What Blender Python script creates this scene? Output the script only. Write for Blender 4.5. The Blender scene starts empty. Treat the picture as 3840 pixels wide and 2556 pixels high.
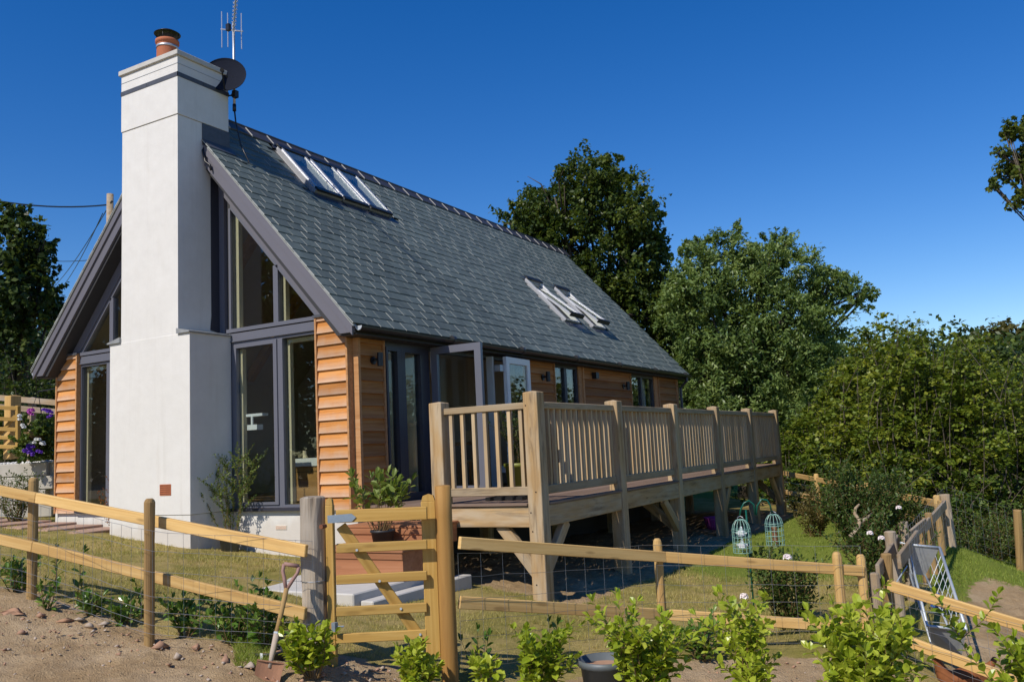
import bpy, math, random
import numpy as np
from mathutils import Vector, Matrix
R = math.radians
random.seed(7); rng = np.random.default_rng(7)
SC = bpy.context.scene
COL = SC.collection

# ---------------------------------------------------------------- camera
CAMP = Vector((9.981, -8.301, 0.586)); YAW, PITCH, ROLL, FPX = 0.516, 0.124, -0.050, 3263.65
PW, PH = 3840, 2556
fw = Vector((-math.sin(YAW)*math.cos(PITCH), math.cos(YAW)*math.cos(PITCH), math.sin(PITCH)))
rt = Vector((math.cos(YAW), math.sin(YAW), 0)); up = rt.cross(fw)
r2 = rt*math.cos(ROLL)+up*math.sin(ROLL); u2 = up*math.cos(ROLL)-rt*math.sin(ROLL)
cd = bpy.data.cameras.new('camera'); cam = bpy.data.objects.new('camera', cd); COL.objects.link(cam)
cd.sensor_width = 36; cd.lens = FPX/PW*36; cd.clip_start = 0.05; cd.clip_end = 2000
cam.matrix_world = Matrix(((r2.x, u2.x, -fw.x, CAMP.x), (r2.y, u2.y, -fw.y, CAMP.y), (r2.z, u2.z, -fw.z, CAMP.z), (0, 0, 0, 1)))
SC.camera = cam
# ---------------------------------------------------------------- sky, sun, exposure
SUN_TRAVEL = Vector((0.17, 1.0, -1.0)).normalized()
sun_from = -SUN_TRAVEL
elev = math.asin(sun_from.z); azim = math.atan2(sun_from.x, sun_from.y)
w = bpy.data.worlds.new('World'); SC.world = w; w.use_nodes = True
nt = w.node_tree; bg = nt.nodes['Background']
sky = nt.nodes.new('ShaderNodeTexSky'); sky.sky_type = 'NISHITA'; sky.sun_disc = False
sky.sun_elevation = elev; sky.sun_rotation = azim
sky.altitude = 100; sky.air_density = 1.0; sky.dust_density = 0.0; sky.ozone_density = 3.0
hsv = nt.nodes.new('ShaderNodeHueSaturation'); hsv.inputs['Hue'].default_value = 0.513; hsv.inputs['Saturation'].default_value = 1.40; hsv.inputs['Value'].default_value = 1.58
nt.links.new(sky.outputs[0], hsv.inputs['Color']); nt.links.new(hsv.outputs[0], bg.inputs[0]); bg.inputs[1].default_value = 0.08
sd = bpy.data.lights.new('sun', 'SUN'); sd.energy = 4.6; sd.angle = R(0.53); sd.color = (1.0, 0.93, 0.82)
sun = bpy.data.objects.new('sun', sd); COL.objects.link(sun)
sun.rotation_euler = SUN_TRAVEL.to_track_quat('-Z', 'Y').to_euler(); sun.location = (-10, -30, 40)
SC.view_settings.view_transform = 'Standard'; SC.view_settings.look = 'None'
SC.view_settings.exposure = 0.0; SC.view_settings.gamma = 1; SC.view_settings.use_curve_mapping = False
SC.render.resolution_x = 1024; SC.render.resolution_y = 681

def pix(u, v, d):
    """photo pixel + distance along the view axis -> world point"""
    return CAMP + (fw*FPX + r2*(u-PW/2) - u2*(v-PH/2))*(d/FPX)
def depth(p): return (Vector(p)-CAMP).dot(fw)
def pixz(u, v, z):
    a = pix(u, v, 1)-CAMP
    return CAMP + a*((z-CAMP.z)/a.z)

# ---------------------------------------------------------------- helpers
WM = {}
def setw(o, M):
    p = o.parent
    o.matrix_basis = (WM[p.name].inverted() @ M) if p else M
    WM[o.name] = M.copy()
def T(x, y=None, z=None):
    return Matrix.Translation(Vector((x, y, z)) if y is not None else Vector(x))
def tag(o, label=None, cat=None, group=None, kind=None):
    if label: o['label'] = label
    if cat: o['category'] = cat
    if group: o['group'] = group
    if kind: o['kind'] = kind
    return o
def new(name, data, parent=None, M=None):
    o = bpy.data.objects.new(name, data); COL.objects.link(o)
    if parent is not None: o.parent = parent
    setw(o, M if M is not None else (Matrix() if parent is None else WM[parent.name].copy()))
    return o
def empty(name, loc, label=None, cat=None, group=None, rz=0):
    o = new(name, None, None, T(loc) @ Matrix.Rotation(rz, 4, 'Z')); o.empty_display_size = 0.2
    return tag(o, label, cat, group)
def mesh_np(name, V, F, mat=None, smooth=False, col=None, mi=None):
    """V (n,3) float, F list of index tuples or (m,k) int array"""
    me = bpy.data.meshes.new(name)
    V = np.asarray(V, np.float32)
    if isinstance(F, np.ndarray):
        m, k = F.shape
        me.vertices.add(len(V)); me.vertices.foreach_set('co', V.ravel())
        me.loops.add(m*k); me.loops.foreach_set('vertex_index', F.astype(np.int32).ravel())
        me.polygons.add(m); me.polygons.foreach_set('loop_start', np.arange(0, m*k, k, dtype=np.int32))
        me.update(calc_edges=True)
    else:
        me.from_pydata([tuple(map(float, v)) for v in V], [], F); me.update()
    if mat:
        for x in (mat if isinstance(mat, (list, tuple)) else [mat]): me.materials.append(x)
    if mi is not None: me.polygons.foreach_set('material_index', np.asarray(mi, np.int32))
    if smooth: me.polygons.foreach_set('use_smooth', np.ones(len(me.polygons), bool))
    if col is not None:
        a = me.color_attributes.new('tint', 'FLOAT_COLOR', 'POINT')
        c = np.ones((len(V), 4), np.float32); c[:, :col.shape[1]] = col
        a.data.foreach_set('color', c.ravel())
    return me
class MB:
    def __init__(s): s.v = []; s.f = []; s.mi = []
    def add(s, vs, fs, m=0):
        n = len(s.v); s.v += [tuple(v) for v in vs]; s.f += [tuple(i+n for i in f) for f in fs]; s.mi += [m]*len(fs); return s
    def box(s, a, b, m=0):
        x0, y0, z0 = a; x1, y1, z1 = b
        return s.add([(x0,y0,z0),(x1,y0,z0),(x1,y1,z0),(x0,y1,z0),(x0,y0,z1),(x1,y0,z1),(x1,y1,z1),(x0,y1,z1)],
                     [(0,3,2,1),(4,5,6,7),(0,1,5,4),(1,2,6,5),(2,3,7,6),(3,0,4,7)], m)
    def cbox(s, a, b, c=0.006, m=0, M=None):
        """box with chamfered edges"""
        x0,y0,z0 = a; x1,y1,z1 = b; V = []; idx = {}
        for i,(x,sx) in enumerate(((x0,1),(x1,-1))):
            for j,(y,sy) in enumerate(((y0,1),(y1,-1))):
                for k,(z,sz) in enumerate(((z0,1),(z1,-1))):
                    for ax in range(3):
                        p = [x+sx*c, y+sy*c, z+sz*c]; p[ax] = (x,y,z)[ax]
                        idx[i,j,k,ax] = len(V); V.append(tuple(p))
        F = []
        g = lambda i,j,k,a: idx[i,j,k,a]
        F += [(g(0,0,0,0),g(0,0,1,0),g(0,1,1,0),g(0,1,0,0)), (g(1,0,0,0),g(1,1,0,0),g(1,1,1,0),g(1,0,1,0))]
        F += [(g(0,0,0,1),g(1,0,0,1),g(1,0,1,1),g(0,0,1,1)), (g(0,1,0,1),g(0,1,1,1),g(1,1,1,1),g(1,1,0,1))]
        F += [(g(0,0,0,2),g(0,1,0,2),g(1,1,0,2),g(1,0,0,2)), (g(0,0,1,2),g(1,0,1,2),g(1,1,1,2),g(0,1,1,2))]
        for j in (0,1):
            for k in (0,1):
                q = [g(0,j,k,1),g(1,j,k,1),g(1,j,k,2),g(0,j,k,2)]; F.append(tuple(q if j^k else q[::-1]))
        for i in (0,1):
            for k in (0,1):
                q = [g(i,0,k,0),g(i,1,k,0),g(i,1,k,2),g(i,0,k,2)]; F.append(tuple(q[::-1] if i^k else q))
        for i in (0,1):
            for j in (0,1):
                q = [g(i,j,0,0),g(i,j,1,0),g(i,j,1,1),g(i,j,0,1)]; F.append(tuple(q if i^j else q[::-1]))
                for k in (0,1):
                    q = [g(i,j,k,0),g(i,j,k,1),g(i,j,k,2)]; F.append(tuple(q if (i+j+k)%2 else q[::-1]))
        if M is not None: V = [tuple(M @ Vector(v)) for v in V]
        return s.add(V, F, m)
    def prism(s, poly, d, m=0):
        """poly: list of 3D points (planar), d: extrusion vector"""
        n = len(poly); d = Vector(d); P = [Vector(p) for p in poly]
        return s.add([tuple(p) for p in P]+[tuple(p+d) for p in P],
                     [tuple(range(n))[::-1], tuple(range(n, 2*n))]+[(i,(i+1)%n,n+(i+1)%n,n+i) for i in range(n)], m)
    def tube(s, pts, rad, n=8, m=0, cap=True):
        pts = [Vector(p) for p in pts]
        rad = rad if isinstance(rad, (list, tuple)) else [rad]*len(pts)
        V = []; ref = None
        for i, p in enumerate(pts):
            t = (pts[min(i+1, len(pts)-1)]-pts[max(i-1, 0)]).normalized()
            if ref is None: ref = t.orthogonal().normalized()
            ref = (ref - t*ref.dot(t)).normalized(); b = t.cross(ref)
            for k in range(n):
                a = 2*math.pi*k/n; V.append(tuple(p+(ref*math.cos(a)+b*math.sin(a))*rad[i]))
        F = []
        for i in range(len(pts)-1):
            for k in range(n):
                F.append((i*n+k, i*n+(k+1)%n, (i+1)*n+(k+1)%n, (i+1)*n+k))
        if cap: F += [tuple(range(n))[::-1], tuple(range((len(pts)-1)*n, len(pts)*n))]
        return s.add(V, F, m)
    def lathe(s, prof, n=24, c=(0,0,0), m=0):
        V = []; F = []
        for r, z in prof:
            for k in range(n):
                a = 2*math.pi*k/n; V.append((c[0]+r*math.cos(a), c[1]+r*math.sin(a), c[2]+z))
        for i in range(len(prof)-1):
            for k in range(n): F.append((i*n+k, i*n+(k+1)%n, (i+1)*n+(k+1)%n, (i+1)*n+k))
        return s.add(V, F, m)
    def build(s, name, mat, parent=None, M=None, smooth=False):
        """vertices in world space unless M is given"""
        if M is None and parent is not None: M0 = Matrix()
        else: M0 = M if M is not None else Matrix()
        me = mesh_np(name, s.v, s.f, mat, smooth, None, s.mi if isinstance(mat, (list, tuple)) else None)
        return new(name, me, parent, M0)
def axes(p0, p1, upv=(0,0,1)):
    """matrix with X along p0->p1, origin at p0"""
    p0 = Vector(p0); x = (Vector(p1)-p0).normalized(); u = Vector(upv)
    y = u.cross(x)
    if y.length < 1e-5: y = Vector((0,1,0)).cross(x)
    y.normalize(); z = x.cross(y)
    return Matrix(((x.x,y.x,z.x,p0.x),(x.y,y.y,z.y,p0.y),(x.z,y.z,z.z,p0.z),(0,0,0,1)))
_bm = {}
def beam(name, p0, p1, wd, ht, mat, parent=None, upv=(0,0,1), c=0.006, off=(0,0)):
    """timber from p0 to p1 (centre line), width wd sideways and ht along up; shares meshes of one size"""
    L = (Vector(p1)-Vector(p0)).length
    key = (name, round(L,3), wd, ht, mat.name, c)
    if key not in _bm:
        m = MB().cbox((0,-wd/2,-ht/2), (L,wd/2,ht/2), c); _bm[key] = mesh_np(name, m.v, m.f, mat)
    return new(name, _bm[key], parent, axes(p0, p1, upv) @ T(0, off[0], off[1]))

# ---------------------------------------------------------------- materials
class NT:
    def __init__(s, name):
        s.m = bpy.data.materials.new(name); s.m.use_nodes = True; s.t = s.m.node_tree
        s.b = s.t.nodes['Principled BSDF']; s.out = s.t.nodes['Material Output']
    def n(s, typ, **kw):
        x = s.t.nodes.new(typ)
        for k, v in kw.items():
            if k in x.inputs: x.inputs[k].default_value = v
            else: setattr(x, k, v)
        return x
    def l(s, a, b): s.t.links.new(a, b)
    def coord(s, kind='Object', scale=(1,1,1), rnd=0.0):
        tc = s.n('ShaderNodeTexCoord'); mp = s.n('ShaderNodeMapping'); mp.inputs['Scale'].default_value = scale
        s.l(tc.outputs[kind], mp.inputs['Vector'])
        if rnd:
            oi = s.n('ShaderNodeObjectInfo'); mu = s.n('ShaderNodeMath', operation='MULTIPLY'); mu.inputs[1].default_value = rnd
            s.l(oi.outputs['Random'], mu.inputs[0]); s.l(mu.outputs[0], mp.inputs['Location'])
        return mp.outputs[0]
    def noise(s, vec, scale=5, detail=4, rough=0.55, dist=0.0):
        x = s.n('ShaderNodeTexNoise', Scale=scale, Detail=detail, Roughness=rough, Distortion=dist)
        if vec is not None: s.l(vec, x.inputs['Vector'])
        return x.outputs['Fac']
    def ramp(s, fac, stops):
        x = s.n('ShaderNodeValToRGB'); e = x.color_ramp.elements
        while len(e) < len(stops): e.new(0.5)
        for i, (p, c) in enumerate(stops):
            e[i].position = p; e[i].color = (*c, 1) if len(c) == 3 else c
        s.l(fac, x.inputs[0]); return x.outputs[0]
    def mix(s, fac, a, b, typ='MIX'):
        x = s.n('ShaderNodeMix', data_type='RGBA', blend_type=typ)
        for i, q in ((0, fac), (6, a), (7, b)):
            if hasattr(q, 'links'): s.l(q, x.inputs[i])
            elif isinstance(q, (tuple, list)): x.inputs[i].default_value = (*q, 1) if len(q) == 3 else q
            else: x.inputs[i].default_value = q
        return x.outputs[2]
    def math(s, op, a, b=0.0, clamp=False):
        x = s.n('ShaderNodeMath', operation=op, use_clamp=clamp)
        for i, q in ((0, a), (1, b)):
            if hasattr(q, 'links'): s.l(q, x.inputs[i])
            else: x.inputs[i].default_value = q
        return x.outputs[0]
    def bump(s, h, strength=0.3, dist=0.01):
        x = s.n('ShaderNodeBump', Strength=strength, Distance=dist); s.l(h, x.inputs['Height']); s.l(x.outputs[0], s.b.inputs['Normal'])
    def col(s, c):
        if hasattr(c, 'links'): s.l(c, s.b.inputs['Base Color'])
        else: s.b.inputs['Base Color'].default_value = (*c, 1)
    def rough(s, r):
        if hasattr(r, 'links'): s.l(r, s.b.inputs['Roughness'])
        else: s.b.inputs['Roughness'].default_value = r
    def rnd(s): return s.n('ShaderNodeObjectInfo').outputs['Random']
def wood(name, ca, cb, cc, gl=1.2, gx=22, rough=0.75, knots=0.25, grey=None, bump=0.25, stain=0.0):
    """grain along local X; ca/cb/cc dark-mid-light; grey = weathered patch colour"""
    k = NT(name); v = k.coord('Object', (gl, gx, gx), 17.0)
    n1 = k.noise(v, 1.0, 6, 0.6, 0.6)
    c = k.ramp(n1, [(0.25, ca), (0.5, cb), (0.75, cc)])
    v2 = k.coord('Object', (1, 1, 1), 9.0)
    n2 = k.noise(v2, 2.2, 3)
    c = k.mix(k.math('MULTIPLY', n2, 0.55), c, k.mix(0.55, c, cc), 'MIX')
    vo = k.n('ShaderNodeTexVoronoi', Scale=1.0); v3 = k.coord('Object', (2.3, 9, 9), 23.0); k.l(v3, vo.inputs['Vector'])
    kn = k.ramp(vo.outputs['Distance'], [(0.09, (1,1,1)), (0.17, (0,0,0))])
    c = k.mix(k.math('MULTIPLY', kn, knots), c, tuple(x*0.45 for x in ca))
    if grey:
        n4 = k.noise(k.coord('Object', (1.1, 5, 5), 5.0), 1.6, 5)
        c = k.mix(k.ramp(n4, [(0.38, (0,0,0)), (0.62, (1,1,1))]), c, grey)
    if stain:
        n5 = k.noise(k.coord('Object', (0.9, 11, 11), 41.0), 1.3, 6, 0.65, 1.2); n6 = k.noise(k.coord('Object', (2.0, 2.5, 2.5), 13.0), 1.0, 3)
        f5 = k.math('MULTIPLY', k.ramp(n5, [(0.50, (0,0,0)), (0.66, (1,1,1))]), k.ramp(n6, [(0.35, (0.15,)*3), (0.65, (1,1,1))]))
        c = k.mix(k.math('MULTIPLY', f5, stain), c, (0.085,0.062,0.042))
    hs = k.n('ShaderNodeHueSaturation'); k.l(c, hs.inputs['Color'])
    k.l(k.math('ADD', k.math('MULTIPLY', k.rnd(), 0.3), 0.85), hs.inputs['Value'])
    k.col(hs.outputs[0]); k.rough(rough); k.bump(n1, bump, 0.004)
    k.b.inputs['Specular IOR Level'].default_value = 0.25
    return k.m
def plain(name, c, rough=0.5, metal=0.0, var=0.12, nscale=6, bump=0.0, spec=0.5):
    k = NT(name); n = k.noise(k.coord('Object', (1,1,1), 7.0), nscale, 5)
    k.col(k.mix(n, tuple(x*(1-var) for x in c), tuple(min(1, x*(1+var)) for x in c)))
    k.rough(rough); k.b.inputs['Metallic'].default_value = metal; k.b.inputs['Specular IOR Level'].default_value = spec
    if bump: k.bump(k.noise(k.coord('Object'), nscale*8, 4), bump, 0.003)
    return k.m
M = {}
M['fence'] = wood('fence_pine', (0.40,0.21,0.065), (0.57,0.355,0.125), (0.68,0.465,0.20), 0.8, 26, 0.7, 0.5, None, 0.25, 0.22)
M['gate'] = wood('gate_pine', (0.30,0.165,0.035), (0.41,0.245,0.062), (0.49,0.32,0.105), 0.8, 26, 0.65, 0.35)
M['stake'] = wood('stake_pine', (0.19,0.11,0.045), (0.30,0.19,0.075), (0.40,0.26,0.11), 0.9, 16, 0.8, 0.5)
M['oldpost'] = wood('weathered_oak_post', (0.07,0.05,0.035), (0.27,0.21,0.15), (0.54,0.46,0.36), 1.3, 20, 0.9, 0.6, (0.33,0.29,0.24), 1.0, 0.8)
M['oldrail'] = wood('weathered_rail', (0.20,0.135,0.075), (0.33,0.235,0.14), (0.43,0.325,0.21), 1.2, 18, 0.85, 0.5, (0.36,0.30,0.23), 0.5, 0.4)
M['oak'] = wood('deck_oak', (0.25,0.145,0.06), (0.39,0.25,0.115), (0.50,0.355,0.19), 0.9, 15, 0.8, 0.6, (0.43,0.335,0.22), 0.4, 0.75)
M['oakrail'] = wood('deck_oak_rail', (0.22,0.145,0.075), (0.34,0.245,0.14), (0.45,0.345,0.215), 0.9, 22, 0.8, 0.3, (0.38,0.30,0.20), 0.3, 0.7)
M['baluster'] = wood('deck_baluster_oak', (0.32,0.20,0.09), (0.47,0.32,0.165), (0.57,0.425,0.25), 0.8, 24, 0.8, 0.2, (0.47,0.365,0.235), 0.2, 0.35)
M['deckboard'] = wood('deck_board', (0.13,0.085,0.06), (0.19,0.13,0.095), (0.25,0.18,0.14), 0.6, 14, 0.8, 0.1)
M['step'] = wood('step_cedar', (0.23,0.09,0.04), (0.33,0.14,0.065), (0.40,0.19,0.10), 0.7, 14, 0.7, 0.2)
M['trim'] = wood('cedar_trim', (0.30,0.13,0.045), (0.44,0.22,0.09), (0.52,0.30,0.15), 0.8, 24, 0.75, 0.2)
# cedar boards: silvered along the exposed lower edge, orange near the lap
def cedar(name, k0, silver=0.72):
    k = NT(name); v = k.coord('Object', (1.1, 20, 26), 31.0); n1 = k.noise(v, 1.0, 6, 0.6, 0.8)
    o = tuple(x*k0 for x in (0.34,0.12,0.026)); o2 = tuple(x*k0 for x in (0.53,0.215,0.05)); o3 = tuple(x*k0 for x in (0.62,0.33,0.125))
    c = k.ramp(n1, [(0.25, o), (0.5, o2), (0.78, o3)])
    tc = k.n('ShaderNodeTexCoord'); sp = k.n('ShaderNodeSeparateXYZ'); k.l(tc.outputs['Object'], sp.inputs[0])
    h = k.math('ADD', sp.outputs['Z'], k.math('MULTIPLY', k.math('SUBTRACT', k.noise(k.coord('Object', (5, 5, 2), 3.0), 1.5, 4), 0.5), 0.09))
    wz = k.ramp(h, [(0.0, (1,1,1)), (0.10, (0,0,0))])
    c = k.mix(k.math('MULTIPLY', wz, silver), c, tuple(x*k0 for x in (0.50,0.36,0.26)))
    hs = k.n('ShaderNodeHueSaturation'); k.l(c, hs.inputs['Color']); k.l(k.math('ADD', k.math('MULTIPLY', k.rnd(), 0.5), 0.74), hs.inputs['Value'])
    k.col(hs.outputs[0]); k.rough(0.7); k.bump(n1, 0.2, 0.003); k.b.inputs['Specular IOR Level'].default_value = 0.25
    return k.m
M['cedar'] = cedar('cedar_board', 1.0, 0.8); M['cedarshade'] = cedar('shaded_cedar_board', 0.66, 0.18)  # second copy: the deck wall's shade darkened into the boards, less silvered too
M['frame'] = plain('grey_frame_paint', (0.128,0.132,0.162), 0.35, 0, 0.05, 3)
M['framedark'] = plain('flashing_and_shaded_frame', (0.034,0.035,0.050), 0.4, 0, 0.1, 3)  # flashing tone; right-wall frames use it with their shade put into the colour
M['barge'] = plain('grey_bargeboard', (0.132,0.128,0.152), 0.5, 0, 0.08, 2, 0.05)
M['soffit'] = plain('black_soffit', (0.030,0.030,0.034), 0.7)
M['gutter'] = plain('black_gutter', (0.020,0.020,0.023), 0.35)
M['cream'] = plain('cream_paint', (0.62,0.53,0.36), 0.5, 0, 0.04)
M['whitepaint'] = plain('white_paint', (0.74,0.73,0.70), 0.35, 0, 0.03)
M['inwall'] = plain('interior_plaster', (0.42,0.36,0.28), 0.9, 0, 0.05)
M['infloor'] = wood('interior_floor', (0.12,0.06,0.025), (0.2,0.11,0.05), (0.26,0.15,0.07), 0.5, 8, 0.4)
M['inoak'] = wood('interior_oak', (0.24,0.12,0.035), (0.36,0.19,0.06), (0.44,0.25,0.09), 0.7, 12, 0.5)
M['black'] = plain('black_plastic', (0.012,0.012,0.014), 0.4)
M['dish'] = plain('dish_grey', (0.012,0.015,0.026), 0.85, 0, 0.15, 30, 0, 0.1)
M['alu'] = plain('aluminium', (0.50,0.51,0.54), 0.45, 0.7, 0.1, 20)
M['galv'] = plain('galvanised_steel', (0.50,0.54,0.57), 0.5, 0.4, 0.25, 26)
M['galvsheet'] = plain('galvanised_sheet', (0.33,0.34,0.34), 0.55, 0.35, 0.3, 14)
M['wire'] = plain('galvanised_wire', (0.36,0.38,0.41), 0.45, 0.55, 0.2, 40)
M['steelgrey'] = plain('zinc_hinge', (0.26,0.32,0.38), 0.5, 0.4, 0.2, 20)
M['rust'] = plain('rusty_steel', (0.20,0.075,0.035), 0.85, 0.2, 0.5, 18, 0.4)
M['terracotta'] = plain('terracotta', (0.42,0.13,0.055), 0.8, 0, 0.18, 9, 0.1)
M['potblack'] = plain('pot_black', (0.022,0.024,0.028), 0.5, 0, 0.25, 9)
M['potgrey'] = plain('pot_grey', (0.10,0.115,0.125), 0.5, 0, 0.2, 9)
M['potolive'] = plain('pot_olive', (0.17,0.18,0.022), 0.5, 0, 0.2, 6)
M['greenmetal'] = plain('green_coated_steel', (0.004,0.085,0.055), 0.3, 0.0, 0.1)
M['greencage'] = plain('pale_green_cage', (0.20,0.36,0.30), 0.4, 0, 0.15, 30)
M['peanut'] = plain('peanuts', (0.22,0.10,0.045), 0.9, 0, 0.4, 60, 0.5)
M['whiteplastic'] = plain('white_plastic', (0.75,0.76,0.78), 0.35)
M['lead'] = plain('lead', (0.085,0.09,0.105), 0.55, 0.35, 0.35, 16)
M['concrete'] = plain('concrete_slab', (0.50,0.48,0.44), 0.9, 0, 0.16, 7, 0.3)
M['slabred'] = plain('path_slab', (0.40,0.26,0.19), 0.9, 0, 0.16, 5, 0.3)
M['whitegravelstone'] = plain('white_limestone', (0.70,0.69,0.66), 0.9, 0, 0.12, 12)
M['sleeper'] = plain('limewashed_sleeper', (0.46,0.43,0.37), 0.9, 0, 0.25, 5, 0.4)
M['stone'] = plain('red_shale', (0.38,0.22,0.14), 0.95, 0, 0.35, 8, 0.5)
M['stonegrey'] = plain('grey_shale', (0.42,0.34,0.27), 0.95, 0, 0.3, 8, 0.5)
M['bark'] = wood('bark', (0.035,0.026,0.018), (0.075,0.06,0.045), (0.13,0.11,0.085), 1.5, 9, 0.95, 0.2, None, 0.8)
M['stem'] = plain('plant_stem', (0.14,0.085,0.03), 0.8)
M['rose'] = plain('rose_petal', (0.82,0.74,0.72), 0.6, 0, 0.06)
M['violet'] = plain('violet_petal', (0.13,0.03,0.40), 0.6, 0, 0.2)
M['pink'] = plain('pink_petal', (0.52,0.09,0.46), 0.6, 0, 0.2)
M['whitepetal'] = plain('white_petal', (0.75,0.75,0.72), 0.6, 0, 0.05)
M['hen'] = plain('hen_feather', (0.22,0.075,0.022), 0.85, 0, 0.45, 24, 0.5)
M['henred'] = plain('hen_comb', (0.22,0.02,0.015), 0.5)
M['cloth'] = plain('white_cloth', (0.70,0.70,0.68), 0.9)
def render_mat():
    k = NT('white_render'); v = k.coord('Object')
    n = k.noise(v, 1.1, 5); n2 = k.noise(k.coord('Object', (6, 6, 0.7)), 1.3, 5)
    c = k.mix(n, (0.63,0.615,0.58), (0.74,0.725,0.695)); c = k.mix(k.ramp(k.noise(v, 4.5, 6, 0.65), [(0.35,(0,0,0)),(0.75,(0.45,)*3)]), c, (0.56,0.54,0.505))
    c = k.mix(k.ramp(n2, [(0.58, (0,0,0)), (0.80, (0.5,0.5,0.5))]), c, (0.60,0.565,0.51))
    sp = k.n('ShaderNodeSeparateXYZ'); k.l(v, sp.inputs[0])
    n3 = k.noise(k.coord('Object', (2.2, 2.2, 1.2)), 2.0, 5, 0.65)
    low = k.ramp(k.math('ADD', sp.outputs['Z'], k.math('MULTIPLY', n3, 0.45)), [(0.0, (1,1,1)), (0.14, (0,0,0))])        # mud splash near the ground
    c = k.mix(k.math('MULTIPLY', low, 0.30), c, (0.42,0.33,0.24))
    rs = k.noise(k.coord('Object', (9, 9, 0.35)), 1.0, 4, 0.6)
    c = k.mix(k.math('MULTIPLY', k.ramp(rs, [(0.56, (0,0,0)), (0.74, (1,1,1))]), 0.28), c, (0.50,0.475,0.43))            # faint rain streaks
    k.col(c); k.rough(0.92); k.bump(k.math('ADD', k.noise(v, 120, 3), k.math('MULTIPLY', k.noise(v, 14, 3), 1.5)), 0.3, 0.004); k.b.inputs['Specular IOR Level'].default_value = 0.2
    return k.m
M['render'] = render_mat()
def slate_mat(name, edge=False):
    k = NT(name)
    if edge:
        k.col((0.30,0.315,0.305)); k.rough(0.9); return k.m
    at = k.n('ShaderNodeAttribute', attribute_name='tint')
    n = k.noise(k.coord('Object', (1, 1, 1), 19.0), 9, 6, 0.65)
    c = k.ramp(n, [(0.25, (0.088,0.108,0.100)), (0.55, (0.116,0.140,0.128)), (0.8, (0.152,0.174,0.158))])
    hs = k.n('ShaderNodeHueSaturation'); k.l(c, hs.inputs['Color'])
    rr = k.math('ADD', k.math('MULTIPLY', k.rnd(), 0.28), k.math('MULTIPLY', at.outputs['Fac'], 0.28))
    k.l(k.math('ADD', rr, 0.78), hs.inputs['Value'])
    c2 = k.mix(k.math('GREATER_THAN', k.noise(k.coord('Object', (1, 1, 1), 3.0), 0.7, 1), 0.90), hs.outputs[0], (0.060,0.078,0.090))
    k.col(c2); k.b.inputs['Specular IOR Level'].default_value = 0.25; k.rough(k.ramp(n, [(0.3, (0.5,)*3), (0.8, (0.7,)*3)])); k.bump(n, 0.25, 0.004)
    return k.m
M['slate'] = slate_mat('slate'); M['slateedge'] = slate_mat('slate_edge', True)
M['ridge'] = plain('ridge_tile_black', (0.045,0.040,0.044), 0.45, 0, 0.3, 10)
M['mortar'] = plain('ridge_mortar', (0.42,0.41,0.39), 0.9)
def glass_mat():
    k = NT('window_glass'); k.t.nodes.remove(k.b)
    tr = k.n('ShaderNodeBsdfTransparent'); tr.inputs[0].default_value = (0.86,0.89,0.87,1)
    gl = k.n('ShaderNodeBsdfGlossy'); gl.inputs['Roughness'].default_value = 0.004; gl.inputs[0].default_value = (1,1,1,1)
    lw = k.n('ShaderNodeLayerWeight', Blend=0.5); f2 = k.math('ADD', k.math('MULTIPLY', k.math('POWER', lw.outputs['Facing'], 5.0), 0.92), 0.05, True)
    mx = k.n('ShaderNodeMixShader'); k.l(f2, mx.inputs[0]); k.l(tr.outputs[0], mx.inputs[1]); k.l(gl.outputs[0], mx.inputs[2])
    k.l(mx.outputs[0], k.out.inputs[0]); return k.m
M['glass'] = glass_mat()
def leaf_mat(name, dark, mid, light, trans=0.35, gloss=0.45):
    k = NT(name); at = k.n('ShaderNodeAttribute', attribute_name='tint')
    c = k.ramp(at.outputs['Fac'], [(0.0, dark), (0.5, mid), (1.0, light)])
    k.col(c); k.rough(gloss); k.b.inputs['Specular IOR Level'].default_value = 0.4
    tl = k.n('ShaderNodeBsdfTranslucent'); k.l(k.mix(0.5, c, k.mix(1.0, c, (1.6,1.5,0.4), 'MULTIPLY')), tl.inputs[0])
    mx = k.n('ShaderNodeMixShader'); mx.inputs[0].default_value = trans
    k.l(k.b.outputs[0], mx.inputs[1]); k.l(tl.outputs[0], mx.inputs[2]); k.l(mx.outputs[0], k.out.inputs[0]); return k.m
M['oakleaf'] = leaf_mat('oak_leaf', (0.03,0.055,0.009), (0.075,0.115,0.018), (0.16,0.19,0.034))
M['ashleaf'] = leaf_mat('ash_leaf', (0.075,0.125,0.03), (0.155,0.23,0.062), (0.26,0.33,0.095))
M['hazelleaf'] = leaf_mat('hazel_leaf', (0.06,0.1,0.01), (0.15,0.205,0.024), (0.33,0.35,0.045))
M['darkleaf'] = leaf_mat('dark_leaf', (0.022,0.042,0.01), (0.058,0.095,0.022), (0.125,0.16,0.036))
M['limeleaf'] = leaf_mat('lime_leaf', (0.15,0.22,0.015), (0.3,0.38,0.026), (0.46,0.51,0.065), 0.35, 0.3)
M['laurelleaf'] = leaf_mat('laurel_leaf', (0.045,0.1,0.015), (0.1,0.19,0.028), (0.22,0.3,0.055), 0.25, 0.25)
M['bushleaf'] = leaf_mat('bush_leaf', (0.04,0.075,0.014), (0.09,0.145,0.028), (0.19,0.25,0.045))
M['oliveleaf'] = leaf_mat('olive_shrub_leaf', (0.040,0.045,0.010), (0.085,0.085,0.020), (0.150,0.125,0.035))
M['redleaf'] = leaf_mat('red_leaf', (0.12,0.035,0.012), (0.30,0.085,0.02), (0.40,0.22,0.04))
M['grassblade'] = leaf_mat('grass_blade', (0.17,0.2,0.035), (0.42,0.36,0.105), (0.62,0.51,0.21), 0.3, 0.6)
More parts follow.
